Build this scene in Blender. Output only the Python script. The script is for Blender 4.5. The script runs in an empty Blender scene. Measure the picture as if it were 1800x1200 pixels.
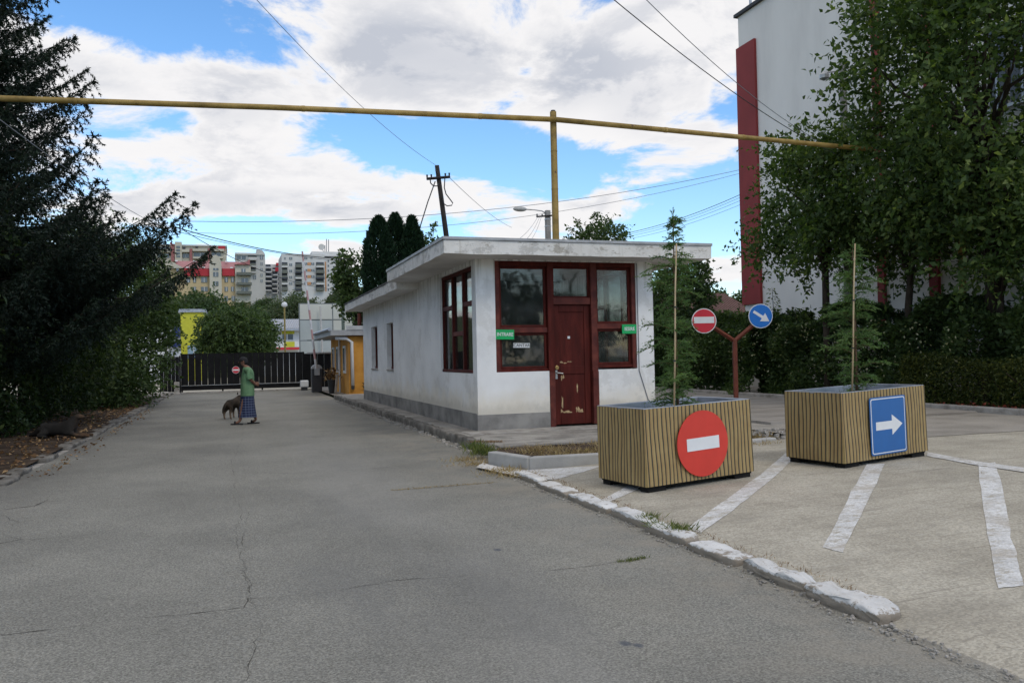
import bpy, bmesh, math, random
import numpy as np
from mathutils import Vector, Matrix, Euler

random.seed(7)
RNG = np.random.default_rng(7)
SC = bpy.context.scene
COL = SC.collection
PI = math.pi

# ------------------------------------------------------------------ camera
FPX, CXP, CYP, CAM_H = 1453.0, 900.0, 600.0, 1.55
YAW, PITCH, ROLL = math.radians(18.7), math.atan(25 / 1453.0), 0.021
Fv = np.array([math.sin(YAW) * math.cos(PITCH), math.cos(YAW) * math.cos(PITCH), math.sin(PITCH)])
R0 = np.array([math.cos(YAW), -math.sin(YAW), 0.0])
U0 = np.cross(R0, Fv)
Rv = math.cos(ROLL) * R0 - math.sin(ROLL) * U0
Uv = math.sin(ROLL) * R0 + math.cos(ROLL) * U0
CPOS = np.array([0, 0, CAM_H])
cam_data = bpy.data.cameras.new('camera')
cam = bpy.data.objects.new('camera', cam_data)
COL.objects.link(cam)
cam_data.sensor_width = 36.0
cam_data.lens = 36.0 * FPX / 1800.0
cam_data.clip_end = 4000.0
M = Matrix(((Rv[0], Uv[0], -Fv[0], 0), (Rv[1], Uv[1], -Fv[1], 0), (Rv[2], Uv[2], -Fv[2], CAM_H), (0, 0, 0, 1)))
cam.matrix_world = M
SC.camera = cam

# ------------------------------------------------------------------ world
SUN_EL, SUN_AZ = math.radians(48), math.radians(158)      # azimuth clockwise from +Y: behind the camera, to the right
world = bpy.data.worlds.new('World')
SC.world = world
world.use_nodes = True
wn, wl = world.node_tree.nodes, world.node_tree.links
wn.clear()


def N(nodes, typ, **kw):
    n = nodes.new(typ)
    for k, v in kw.items():
        if hasattr(n, k):
            setattr(n, k, v)
    return n


def build_world():
    def math_(op, a, b=None, c=None, clamp=False):
        n = wn.new('ShaderNodeMath'); n.operation = op; n.use_clamp = clamp
        for i, v in enumerate((a, b, c)):
            if v is None: continue
            if isinstance(v, (int, float)): n.inputs[i].default_value = v
            else: wl.new(v, n.inputs[i])
        return n.outputs[0]

    def smooth(v, lo, hi, a=0.0, b=1.0):
        n = wn.new('ShaderNodeMapRange'); n.interpolation_type = 'SMOOTHSTEP'
        wl.new(v, n.inputs[0])
        n.inputs[1].default_value = lo; n.inputs[2].default_value = hi
        n.inputs[3].default_value = a; n.inputs[4].default_value = b
        return n.outputs[0]

    def mix(f, a, b):
        n = wn.new('ShaderNodeMix'); n.data_type = 'RGBA'
        if isinstance(f, (int, float)): n.inputs[0].default_value = f
        else: wl.new(f, n.inputs[0])
        for i, v in ((6, a), (7, b)):
            if isinstance(v, tuple): n.inputs[i].default_value = (*v, 1)
            else: wl.new(v, n.inputs[i])
        return n.outputs[2]
    sky = wn.new('ShaderNodeTexSky'); sky.sky_type = 'NISHITA'; sky.sun_disc = False
    sky.sun_elevation = SUN_EL; sky.sun_rotation = SUN_AZ
    sky.air_density = 1.0; sky.dust_density = 0.6; sky.ozone_density = 2.5
    tc = wn.new('ShaderNodeTexCoord')
    sep = wn.new('ShaderNodeSeparateXYZ'); wl.new(tc.outputs['Generated'], sep.inputs[0])
    zc = math_('MAXIMUM', sep.outputs[2], 0.0)
    den = math_('ADD', zc, 0.22)
    ux = math_('DIVIDE', sep.outputs[0], den)
    uy = math_('DIVIDE', sep.outputs[1], den)
    comb = wn.new('ShaderNodeCombineXYZ'); wl.new(ux, comb.inputs[0]); wl.new(uy, comb.inputs[1])

    def noise(scale, detail, rough, dist, off):
        mp = wn.new('ShaderNodeMapping'); wl.new(comb.outputs[0], mp.inputs[0]); mp.inputs[1].default_value = off
        n = wn.new('ShaderNodeTexNoise'); wl.new(mp.outputs[0], n.inputs[0])
        n.inputs['Scale'].default_value = scale; n.inputs['Detail'].default_value = detail
        n.inputs['Roughness'].default_value = rough; n.inputs['Distortion'].default_value = dist
        return n.outputs[0]
    SKY_OFF = (3.1, 1.35, 0.4)
    big = noise(1.15, 3, 0.5, 0.2, SKY_OFF)
    fine = noise(3.1, 12, 0.62, 0.3, (SKY_OFF[0] + 5, SKY_OFF[1] + 2, 1.7))
    fine_up = noise(3.1, 12, 0.62, 0.3, (SKY_OFF[0] + 5.05, SKY_OFF[1] + 2.10, 1.7))
    soft = noise(1.7, 4, 0.5, 0.3, (11.3, 4.4, 2.0))
    az = math_('ARCTAN2', sep.outputs[0], sep.outputs[1])
    el = math_('ARCSINE', sep.outputs[2])

    def bank(px, py, rx, ry, amp):
        d = Fv + Rv * (px - CXP) / FPX - Uv * (py - CYP) / FPX
        a0 = math.atan2(d[0], d[1]); e0 = math.asin(d[2] / np.linalg.norm(d))
        dx = math_('DIVIDE', math_('SUBTRACT', az, a0), rx / FPX)
        dy = math_('DIVIDE', math_('SUBTRACT', el, e0), ry / FPX)
        r2 = math_('ADD', math_('MULTIPLY', dx, dx), math_('MULTIPLY', dy, dy))
        return smooth(r2, 0.0, 1.6, amp, 0.0)
    bias = None
    for b_ in ((850, 70, 470, 150, 0.17), (280, 160, 230, 85, 0.13), (1210, 110, 190, 150, 0.12), (420, 315, 380, 95, 0.16), (1080, 265, 190, 60, 0.09), (1150, 345, 150, 38, 0.09), (840, 385, 190, 40, 0.08), (1285, 470, 60, 30, 0.10), (590, 440, 70, 26, 0.09), (-100, 250, 250, 250, 0.08), (1750, 200, 250, 300, 0.08),
               (300, 25, 260, 70, -0.2), (170, 205, 140, 40, -0.16), (760, 262, 250, 50, -0.16), (1235, 385, 150, 70, -0.15), (1285, 160, 40, 60, -0.10), (480, 402, 240, 20, -0.12), (660, 345, 60, 40, -0.05), (950, 330, 90, 25, -0.08)):
        t = bank(*b_); bias = t if bias is None else math_('ADD', bias, t)
    bias = math_('ADD', math_('MULTIPLY', bias, 0.85), smooth(el, 0.42, 0.70, 0.0, 0.12))      # closed deck overhead, out of view, added for whiter, softer light
    grey = None
    for b_ in ((800, 130, 330, 75, 0.8), (430, 365, 300, 34, 0.6), (1020, 295, 150, 30, 0.55), (330, 185, 150, 32, 0.45), (1180, 190, 120, 50, 0.4), (620, 60, 150, 40, 0.3)):
        t = bank(*b_); grey = t if grey is None else math_('ADD', grey, t)
    dsum = math_('ADD', math_('ADD', math_('MULTIPLY', big, 0.25), math_('ADD', math_('MULTIPLY', fine, 0.80), 0.0)), bias)
    dens = smooth(dsum, 0.512, 0.612)
    thick = smooth(dsum, 0.58, 0.72)
    lit = smooth(math_('ADD', math_('SUBTRACT', fine_up, fine), math_('MULTIPLY', math_('SUBTRACT', soft, 0.5), 0.28)), -0.06, 0.09)       # side of each puff that faces away from the sun
    shade = math_('MULTIPLY', thick, math_('ADD', math_('MULTIPLY', lit, 0.95), 0.10), clamp=True)
    shade = math_('ADD', math_('MULTIPLY', shade, 0.6), math_('MULTIPLY', math_('MULTIPLY', grey, thick), math_('ADD', math_('MULTIPLY', fine, 0.9), 0.25)), clamp=True)
    hue = wn.new('ShaderNodeHueSaturation'); wl.new(sky.outputs[0], hue.inputs['Color'])
    hue.inputs['Saturation'].default_value = 1.2; hue.inputs['Value'].default_value = SKY_BLUE
    ccol = mix(shade, (7.7, 7.6, 7.65), (4.5, 4.75, 5.35))
    final = mix(dens, hue.outputs[0], ccol)
    low = smooth(sep.outputs[2], -0.02, 0.0)
    final = mix(low, (2.2, 2.3, 2.3), final)
    bg = wn.new('ShaderNodeBackground'); wl.new(final, bg.inputs[0]); bg.inputs[1].default_value = 0.1
    out = wn.new('ShaderNodeOutputWorld'); wl.new(bg.outputs[0], out.inputs[0])


SKY_BLUE = 1.8
build_world()
sun_d = bpy.data.lights.new('sun', 'SUN')
sun_d.energy = 0.75; sun_d.angle = math.radians(16); sun_d.color = (1.0, 0.92, 0.79)
sun = bpy.data.objects.new('sun', sun_d); COL.objects.link(sun)
sdir = Vector((math.sin(SUN_AZ) * math.cos(SUN_EL), math.cos(SUN_AZ) * math.cos(SUN_EL), math.sin(SUN_EL)))
sun.rotation_euler = sdir.to_track_quat('Z', 'Y').to_euler()
sun.location = (0, 0, 30)
SC.view_settings.view_transform = 'Standard'
SC.view_settings.look = 'None'
SC.view_settings.exposure = 0.30
SC.view_settings.gamma = 1.0
SC.view_settings.use_curve_mapping = False
SC.render.engine = 'CYCLES'


# ------------------------------------------------------------------ measuring helpers (photo pixel -> place on a known plane)
def ray(px, py): return Fv + Rv * (px - CXP) / FPX - Uv * (py - CYP) / FPX
def gr(px, py, z=0.0):
    d = ray(px, py); return CPOS + d * ((z - CAM_H) / d[2])
def aty(px, py, y):
    d = ray(px, py); return CPOS + d * (y / d[1])
def atx(px, py, x):
    d = ray(px, py); return CPOS + d * (x / d[0])
def atd(px, py, dep): return CPOS + ray(px, py) * dep
def apron_z(x):
    return 0.03 + 0.03 * min(max(x - 3.5, 0.0), 4.5)
def gra(px, py):
    z = 0.08
    for _ in range(8):
        p = gr(px, py, z); z = apron_z(p[0])
    return p


# ------------------------------------------------------------------ materials
MATS = {}


def material(name, cols, scale=3.0, detail=6, rough=0.8, bump=0.0, bscale=60.0, spec=0.3, metal=0.0, stretch=(1, 1, 1), lo=0.35, hi=0.65, speck=None, coord='Object'):
    m = bpy.data.materials.new(name); m.use_nodes = True
    nt = m.node_tree; nn, ll = nt.nodes, nt.links
    b = nn['Principled BSDF']
    b.inputs['Roughness'].default_value = rough
    b.inputs['Metallic'].default_value = metal
    b.inputs['Specular IOR Level'].default_value = spec
    tc = nn.new('ShaderNodeTexCoord')
    mp = nn.new('ShaderNodeMapping'); ll.new(tc.outputs[coord], mp.inputs[0]); mp.inputs[3].default_value = stretch
    n = nn.new('ShaderNodeTexNoise'); ll.new(mp.outputs[0], n.inputs[0])
    n.inputs['Scale'].default_value = scale; n.inputs['Detail'].default_value = detail; n.inputs['Roughness'].default_value = 0.6
    r = nn.new('ShaderNodeValToRGB'); ll.new(n.outputs[0], r.inputs[0])
    els = r.color_ramp.elements
    k = len(cols)
    for i, c in enumerate(cols):
        pos = lo + (hi - lo) * i / max(k - 1, 1)
        if i < 2: e = els[i]; e.position = pos
        else: e = els.new(pos)
        e.color = (*c, 1)
    colout = r.outputs[0]
    if speck:
        s, amt, sc = speck
        n3 = nn.new('ShaderNodeTexNoise'); ll.new(tc.outputs[coord], n3.inputs[0])
        n3.inputs['Scale'].default_value = sc; n3.inputs['Detail'].default_value = 3; n3.inputs['Roughness'].default_value = 0.7
        mr = nn.new('ShaderNodeMapRange'); ll.new(n3.outputs[0], mr.inputs[0])
        mr.inputs[1].default_value = 0.3; mr.inputs[2].default_value = 0.7
        mr.inputs[3].default_value = 1 - amt; mr.inputs[4].default_value = 1 + amt
        mx = nn.new('ShaderNodeVectorMath'); mx.operation = 'SCALE'
        ll.new(colout, mx.inputs[0]); ll.new(mr.outputs[0], mx.inputs['Scale'])
        colout = mx.outputs[0]
    ll.new(colout, b.inputs['Base Color'])
    if bump > 0:
        n2 = nn.new('ShaderNodeTexNoise'); ll.new(tc.outputs[coord], n2.inputs[0])
        n2.inputs['Scale'].default_value = bscale; n2.inputs['Detail'].default_value = 5
        bp = nn.new('ShaderNodeBump'); bp.inputs['Strength'].default_value = bump; bp.inputs['Distance'].default_value = 0.01
        ll.new(n2.outputs[0], bp.inputs['Height']); ll.new(bp.outputs[0], b.inputs['Normal'])
    MATS[name] = m
    return m


class NT:
    """small wrapper to add mask layers to an existing material"""
    def __init__(s, m):
        s.m = m; s.n = m.node_tree.nodes; s.l = m.node_tree.links
        s.b = s.n['Principled BSDF']
        s.tc = s.n.new('ShaderNodeTexCoord')
        s.sep = s.n.new('ShaderNodeSeparateXYZ'); s.l.new(s.tc.outputs['Object'], s.sep.inputs[0])
        s.x, s.y, s.z = s.sep.outputs

    def math(s, op, a, b=None, clamp=False):
        n = s.n.new('ShaderNodeMath'); n.operation = op; n.use_clamp = clamp
        for i, v in enumerate((a, b)):
            if v is None: continue
            if isinstance(v, (int, float)): n.inputs[i].default_value = v
            else: s.l.new(v, n.inputs[i])
        return n.outputs[0]

    def rng(s, v, lo, hi, a=0.0, b=1.0):
        n = s.n.new('ShaderNodeMapRange'); n.interpolation_type = 'SMOOTHSTEP'; s.l.new(v, n.inputs[0])
        for i, q in enumerate((lo, hi, a, b)): n.inputs[i + 1].default_value = q
        return n.outputs[0]

    def noise(s, scale, detail=5, rough=0.6, stretch=(1, 1, 1), off=(0, 0, 0), dist=0.0):
        mp = s.n.new('ShaderNodeMapping'); s.l.new(s.tc.outputs['Object'], mp.inputs[0])
        mp.inputs[3].default_value = stretch; mp.inputs[1].default_value = off
        n = s.n.new('ShaderNodeTexNoise'); s.l.new(mp.outputs[0], n.inputs[0])
        n.inputs['Scale'].default_value = scale; n.inputs['Detail'].default_value = detail
        n.inputs['Roughness'].default_value = rough; n.inputs['Distortion'].default_value = dist
        return n.outputs[0]

    def layer(s, mask, color):
        old = s.b.inputs['Base Color'].links[0].from_socket
        n = s.n.new('ShaderNodeMix'); n.data_type = 'RGBA'
        s.l.new(mask, n.inputs[0]); s.l.new(old, n.inputs[6]); n.inputs[7].default_value = (*color, 1)
        s.l.new(n.outputs[2], s.b.inputs['Base Color'])

    def spot(s, cx, cy, cz, rx, ry, rz):
        """soft blob mask round a point"""
        d = None
        for v, c, r_ in ((s.x, cx, rx), (s.y, cy, ry), (s.z, cz, rz)):
            q = s.math('POWER', s.math('DIVIDE', s.math('SUBTRACT', v, c), r_), 2.0)
            d = q if d is None else s.math('ADD', d, q)
        return s.rng(d, 0.0, 1.0, 1.0, 0.0)


def flat(name, c, rough=0.6, metal=0.0, spec=0.4, var=0.12, scale=4.0, bump=0.0, bscale=80):
    a = tuple(x * (1 - var) for x in c); b_ = tuple(min(1, x * (1 + var)) for x in c)
    return material(name, [a, b_], scale=scale, rough=rough, metal=metal, spec=spec, bump=bump, bscale=bscale)


def foliage_mat(name, dark, mid, light, trans=0.35, rough=0.55):
    m = bpy.data.materials.new(name); m.use_nodes = True
    nn, ll = m.node_tree.nodes, m.node_tree.links
    b = nn['Principled BSDF']; b.inputs['Roughness'].default_value = rough; b.inputs['Specular IOR Level'].default_value = 0.25
    at = nn.new('ShaderNodeAttribute'); at.attribute_name = 'rnd'
    r = nn.new('ShaderNodeValToRGB'); ll.new(at.outputs['Fac'], r.inputs[0])
    e = r.color_ramp.elements
    e[0].position = 0.0; e[0].color = (*dark, 1); e[1].position = 1.0; e[1].color = (*light, 1)
    q = e.new(0.6); q.color = (*mid, 1)
    ll.new(r.outputs[0], b.inputs['Base Color'])
    t = nn.new('ShaderNodeBsdfTranslucent')
    sc = nn.new('ShaderNodeVectorMath'); sc.operation = 'MULTIPLY'; sc.inputs[1].default_value = (1.5, 1.6, 0.6)
    ll.new(r.outputs[0], sc.inputs[0]); ll.new(sc.outputs[0], t.inputs[0])
    mx = nn.new('ShaderNodeMixShader'); mx.inputs[0].default_value = trans
    ll.new(b.outputs[0], mx.inputs[1]); ll.new(t.outputs[0], mx.inputs[2])
    ll.new(mx.outputs[0], nn['Material Output'].inputs[0])
    MATS[name] = m
    return m


asphalt = material('asphalt', [(0.174, 0.169, 0.149), (0.212, 0.206, 0.181), (0.249, 0.241, 0.210)], scale=0.55, detail=9, rough=0.92, bump=0.55, bscale=95, spec=0.2, lo=0.32, hi=0.7, speck=(0, 0.35, 70))
q = NT(asphalt)
def aggregate(q, scale, lo, hi):
    vo = q.n.new('ShaderNodeTexVoronoi'); q.l.new(q.tc.outputs['Object'], vo.inputs['Vector']); vo.inputs['Scale'].default_value = scale
    sp_ = q.n.new('ShaderNodeSeparateColor'); q.l.new(vo.outputs['Color'], sp_.inputs[0])
    f = q.rng(sp_.outputs[0], 0.0, 1.0, lo, hi)
    old = q.b.inputs['Base Color'].links[0].from_socket
    vm = q.n.new('ShaderNodeVectorMath'); vm.operation = 'SCALE'; q.l.new(old, vm.inputs[0]); q.l.new(f, vm.inputs['Scale'])
    q.l.new(vm.outputs[0], q.b.inputs['Base Color'])
aggregate(q, 110, 0.72, 1.28)
# paler wheel tracks, darker strip along the left gutter
q.layer(q.math('MULTIPLY', q.math('MULTIPLY', q.rng(q.math('ABSOLUTE', q.math('SUBTRACT', q.x, 1.4)), 0.2, 0.9, 1.0, 0.0), q.rng(q.noise(0.8, 7, 0.65, (1, 0.2, 1), (9, 2, 0)), 0.4, 0.6)), 0.3), (0.27, 0.262, 0.245))
q.layer(q.math('MULTIPLY', q.math('MULTIPLY', q.rng(q.x, -2.9, -1.6, 1.0, 0.0), q.rng(q.noise(1.2, 8, 0.7, (1, 0.4, 1), (5, 5, 0)), 0.36, 0.6)), 0.5), (0.115, 0.108, 0.098))
dust = q.math('MULTIPLY', q.rng(q.x, 1.7, 3.5), q.rng(q.noise(1.6, 8, 0.7), 0.40, 0.66))
q.layer(q.math('MULTIPLY', dust, 0.6), (0.30, 0.27, 0.22))
q.layer(q.math('MULTIPLY', q.rng(q.noise(0.35, 6, 0.65, (1, 0.35, 1), (3, 7, 0)), 0.52, 0.70), 0.4), (0.13, 0.13, 0.127))
q.layer(q.math('MULTIPLY', q.rng(q.noise(7.0, 4, 0.6, (1, 1, 1), (13, 7, 0)), 0.70, 0.78), 0.5), (0.06, 0.06, 0.06))
for (bx, by, br) in ((1.99, 6.35, 0.042), (1.97, 4.03, 0.042), (2.02, 3.98, 0.035)):
    q.layer(q.math('MULTIPLY', q.spot(bx, by, 0, br, br * 1.4, 1), 0.7), (0.05, 0.06, 0.085))

concrete = material('apron_concrete', [(0.315, 0.287, 0.232), (0.395, 0.362, 0.295), (0.46, 0.425, 0.35)], scale=1.3, detail=10, rough=0.92, bump=0.5, bscale=55, spec=0.2, lo=0.3, hi=0.7, speck=(0, 0.14, 60))
q = NT(concrete)
aggregate(q, 70, 0.82, 1.16)
q.layer(q.math('MULTIPLY', q.rng(q.noise(10, 6, 0.7, (0.10, 2.6, 1), (1, 9, 0), 0.6), 0.57, 0.66), 0.55), (0.19, 0.17, 0.14))
q.layer(q.math('MULTIPLY', q.rng(q.noise(13, 6, 0.7, (0.08, 2.2, 1), (21, 9, 0), 0.6), 0.60, 0.68), 0.45), (0.55, 0.52, 0.45))
q.layer(q.math('MULTIPLY', q.rng(q.noise(0.9, 7, 0.65, (0.6, 1.4, 1), (8, 3, 0)), 0.5, 0.68), 0.4), (0.24, 0.22, 0.18))
q.layer(q.math('MULTIPLY', q.rng(q.noise(2.2, 8, 0.7, (0.35, 3.2, 1), (2, 5, 0)), 0.55, 0.70), 0.5), (0.22, 0.20, 0.17))
q.layer(q.math('MULTIPLY', q.rng(q.noise(9, 5, 0.7, (0.5, 2.5, 1), (7, 5, 0)), 0.64, 0.72), 0.55), (0.12, 0.105, 0.09))
old_concrete = material('old_concrete', [(0.20, 0.185, 0.165), (0.30, 0.28, 0.25), (0.38, 0.36, 0.32)], scale=1.6, detail=10, rough=0.93, bump=0.7, bscale=40, spec=0.2, speck=(0, 0.2, 45))
q = NT(old_concrete)
q.layer(q.math('MULTIPLY', q.rng(q.noise(1.1, 9, 0.7, (1, 1, 1), (4, 1, 0)), 0.5, 0.66), 0.7), (0.105, 0.10, 0.09))
lane_concrete = material('lane_concrete', [(0.24, 0.22, 0.19), (0.31, 0.285, 0.25), (0.36, 0.33, 0.29)], scale=0.9, detail=9, rough=0.93, bump=0.5, bscale=40, spec=0.2, speck=(0, 0.18, 50))
kerb_mat = material('kerb_concrete', [(0.22, 0.20, 0.175), (0.33, 0.31, 0.28), (0.42, 0.395, 0.36)], scale=4, detail=9, rough=0.93, bump=0.8, bscale=35, spec=0.2)
kerb_white = material('kerb_white_paint', [(0.52, 0.515, 0.50), (0.68, 0.675, 0.66)], scale=5, detail=8, rough=0.85, bump=0.6, bscale=35, spec=0.25)
q = NT(kerb_white)
q.layer(q.rng(q.math('ADD', q.z, q.math('MULTIPLY', q.noise(5, 9, 0.75), 0.10)), 0.098, 0.108, 1.0, 0.0), (0.27, 0.235, 0.19))
q.layer(q.rng(q.noise(11, 8, 0.8, (1, 1, 1), (3, 3, 3)), 0.55, 0.61), (0.31, 0.27, 0.22))
q.layer(q.math('MULTIPLY', q.rng(q.z, 0.0, 0.045, 1.0, 0.0), 0.8), (0.21, 0.18, 0.145))
line_paint = material('line_paint', [(0.54, 0.535, 0.52), (0.68, 0.675, 0.66)], scale=4, detail=9, rough=0.85, bump=0.4, bscale=55, spec=0.25)
q = NT(line_paint)
q.layer(q.rng(q.noise(9, 10, 0.85, (0.8, 1.7, 1)), 0.50, 0.585), (0.39, 0.355, 0.29))
q.layer(q.math('MULTIPLY', q.rng(q.noise(1.3, 8, 0.7, (1, 1, 1), (4, 4, 4)), 0.5, 0.66), 0.7), (0.41, 0.365, 0.30))
aggregate(q, 70, 0.86, 1.12)
soil = material('soil', [(0.030, 0.021, 0.016), (0.062, 0.044, 0.032), (0.10, 0.075, 0.055)], scale=2.5, detail=10, rough=1.0, bump=1.0, bscale=30, spec=0.1, speck=(0, 0.3, 40))
grass_ground = material('grass_ground', [(0.04, 0.055, 0.02), (0.08, 0.09, 0.04)], scale=0.3, detail=9, rough=1.0, spec=0.1)
crack_mat = flat('crack_dark', (0.065, 0.060, 0.054), rough=1.0, spec=0.05, var=0.3, scale=8)

plaster = material('white_plaster', [(0.64, 0.64, 0.63), (0.76, 0.76, 0.75), (0.83, 0.83, 0.82)], scale=0.9, detail=8, rough=0.9, bump=0.35, bscale=45, spec=0.2, lo=0.3, hi=0.65)
q = NT(plaster)
# yellowed damp rising above the plinth, rain streaks below the eaves, one soot stain on the long wall
q.layer(q.math('MULTIPLY', q.rng(q.math('ADD', q.z, q.math('MULTIPLY', q.noise(1.6, 6, 0.6), 0.9)), 0.85, 1.35, 1.0, 0.0), 0.45), (0.66, 0.56, 0.38))
streak = q.math('MULTIPLY', q.rng(q.noise(3.2, 7, 0.65, (3.0, 3.0, 0.12)), 0.46, 0.66), q.rng(q.math('ADD', q.z, q.math('MULTIPLY', q.noise(0.8, 3), 0.8)), 2.7, 3.75))
q.layer(q.math('MULTIPLY', streak, 0.75), (0.24, 0.23, 0.19))
q.layer(q.math('MULTIPLY', q.spot(4.35, 20.6, 0.5, 0.5, 1.7, 0.55), q.rng(q.noise(2.0, 8, 0.7), 0.30, 0.55)), (0.10, 0.10, 0.10))
q.layer(q.math('MULTIPLY', q.rng(q.noise(5.5, 4, 0.6, (1, 1, 0.35), (3, 1, 2)), 0.70, 0.74), 0.6), (0.32, 0.31, 0.30))
q.layer(q.math('MULTIPLY', q.rng(q.noise(1.1, 8, 0.7, (1, 1, 1), (17, 2, 5)), 0.54, 0.60), 0.35), (0.52, 0.51, 0.48))
q.layer(q.math('MULTIPLY', q.rng(q.math('ADD', q.z, q.math('MULTIPLY', q.noise(3.5, 7, 0.7, (1, 1, 0.5), (2, 7, 1)), 0.5)), 0.62, 0.80, 1.0, 0.0), 0.32), (0.36, 0.33, 0.27))
plinth_mat = material('plinth_render', [(0.15, 0.145, 0.135), (0.23, 0.222, 0.21), (0.30, 0.29, 0.27)], scale=1.8, detail=9, rough=0.9, bump=0.5, bscale=45, spec=0.2)
q = NT(plinth_mat)
q.layer(q.math('MULTIPLY', q.spot(4.35, 20.4, 0.35, 0.5, 2.2, 0.5), q.rng(q.noise(1.7, 8, 0.7), 0.28, 0.5)), (0.04, 0.04, 0.04))
fascia_mat = material('fascia_plaster', [(0.62, 0.60, 0.56), (0.74, 0.725, 0.69)], scale=2.0, detail=9, rough=0.9, bump=0.4, bscale=30, spec=0.2)
q = NT(fascia_mat)
q.layer(q.math('MULTIPLY', q.rng(q.noise(1.7, 9, 0.75, (1, 1, 2.2), (5, 0, 3)), 0.56, 0.60), q.rng(q.y, 14.0, 15.0, 0.75, 1.0)), (0.34, 0.31, 0.26))
q.layer(q.math('MULTIPLY', q.rng(q.noise(2.7, 9, 0.75, (1, 1, 1.5), (1, 8, 3)), 0.55, 0.575), q.rng(q.y, 18.0, 24.0, 0.25, 1.0)), (0.055, 0.05, 0.045))
q.layer(q.math('MULTIPLY', q.rng(q.noise(2.2, 6, 0.6, (5, 5, 0.25), (2, 2, 2)), 0.55, 0.70), 0.45), (0.30, 0.27, 0.20))
soffit_mat = flat('soffit', (0.60, 0.58, 0.55), rough=0.95, var=0.12, scale=1.2)
flash_mat = flat('roof_flashing', (0.36, 0.36, 0.36), rough=0.5, metal=0.4, var=0.2)
felt_mat = flat('roof_felt', (0.10, 0.10, 0.10), rough=1, var=0.3)
redwood = material('red_brown_paint', [(0.052, 0.0088, 0.0062), (0.072, 0.0112, 0.0078), (0.104, 0.0175, 0.012)], scale=2.5, detail=7, rough=0.6, bump=0.25, bscale=40, spec=0.15, stretch=(3, 3, 0.5))
redwood_lit = material('red_brown_lit', [(0.065, 0.012, 0.009), (0.10, 0.020, 0.014), (0.15, 0.034, 0.022)], scale=4, detail=8, rough=0.65, bump=0.3, bscale=40, spec=0.3)  # lit copy of the red-brown paint: light on the bars put into the colour
chip_mat = flat('bare_wood', (0.40, 0.285, 0.155), rough=0.85, var=0.3, scale=15)
brass = flat('brass', (0.45, 0.30, 0.12), rough=0.35, metal=0.8)
steel = flat('steel', (0.42, 0.42, 0.42), rough=0.4, metal=0.7)
galv = material('galvanised', [(0.30, 0.32, 0.36), (0.42, 0.44, 0.48)], scale=5, detail=6, rough=0.42, metal=0.55, spec=0.5)
black_paint = flat('black_gate_paint', (0.010, 0.010, 0.011), rough=0.75, spec=0.15, var=0.3, scale=2)
black_rubber = flat('black_feet', (0.014, 0.013, 0.012), rough=0.8, spec=0.2, var=0.3)
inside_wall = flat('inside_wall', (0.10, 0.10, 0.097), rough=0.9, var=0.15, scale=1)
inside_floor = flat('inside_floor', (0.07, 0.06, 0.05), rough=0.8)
white_paper = flat('white_paper', (0.66, 0.67, 0.68), rough=0.6, var=0.05)
dark_print = flat('dark_print', (0.10, 0.11, 0.11), rough=0.7, var=0.1)
yellow_pipe = material('yellow_pipe_paint', [(0.20, 0.13, 0.032), (0.31, 0.205, 0.055), (0.38, 0.26, 0.08)], scale=3, detail=8, rough=0.55, bump=0.2, bscale=30, spec=0.35)
q = NT(yellow_pipe)
q.layer(q.rng(q.noise(5, 9, 0.75, (1, 1, 1), (1, 2, 3)), 0.60, 0.66), (0.11, 0.06, 0.03))
sign_green = flat('sign_green', (0.006, 0.36, 0.10), rough=0.4, var=0.04)
sign_white = flat('sign_white', (0.74, 0.75, 0.76), rough=0.4, var=0.04)
sign_red = flat('sign_red', (0.62, 0.045, 0.030), rough=0.38, var=0.05)
sign_crimson = flat('sign_crimson', (0.58, 0.028, 0.045), rough=0.35, var=0.05)
sign_blue = flat('sign_blue', (0.020, 0.125, 0.375), rough=0.35, var=0.05)
sign_blue2 = flat('sign_bright_blue', (0.012, 0.16, 0.56), rough=0.35, var=0.05)
post_rust = material('rusty_red_post', [(0.11, 0.026, 0.014), (0.17, 0.042, 0.022)], scale=6, detail=7, rough=0.6, spec=0.35)
soil_pot = flat('potting_soil', (0.022, 0.017, 0.013), rough=1.0, bump=1.0, bscale=40, var=0.4, scale=14)
wood_pole = flat('tarred_wood', (0.022, 0.018, 0.016), rough=0.85, var=0.3)
pole_concrete = flat('pole_concrete', (0.26, 0.25, 0.235), rough=0.9, var=0.2)
cable_black = flat('cable_black', (0.03, 0.032, 0.035), rough=0.6)
cable_grey = flat('cable_grey', (0.20, 0.21, 0.23), rough=0.6)
stake_mat = material('bamboo', [(0.34, 0.24, 0.13), (0.52, 0.42, 0.26)], scale=6, detail=6, rough=0.6, stretch=(1, 1, 0.4))
bark = material('bark', [(0.028, 0.022, 0.017), (0.06, 0.048, 0.036)], scale=9, detail=8, rough=0.95, bump=1.0, bscale=25, spec=0.1, stretch=(1, 1, 0.3))
bark_light = material('sapling_bark', [(0.10, 0.06, 0.035), (0.16, 0.10, 0.06)], scale=14, detail=6, rough=0.9)
leaf_right = foliage_mat('leaf_right_tree', (0.030, 0.058, 0.017), (0.076, 0.122, 0.036), (0.19, 0.24, 0.080), trans=0.4)
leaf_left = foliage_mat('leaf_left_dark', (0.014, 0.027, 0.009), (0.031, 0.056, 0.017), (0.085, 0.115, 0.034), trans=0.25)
leaf_hedge = foliage_mat('leaf_hedge', (0.026, 0.047, 0.015), (0.060, 0.100, 0.032), (0.14, 0.185, 0.070), trans=0.3)
leaf_low = foliage_mat('leaf_low_hedge', (0.030, 0.046, 0.012), (0.078, 0.096, 0.022), (0.20, 0.19, 0.042), trans=0.3)
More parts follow.
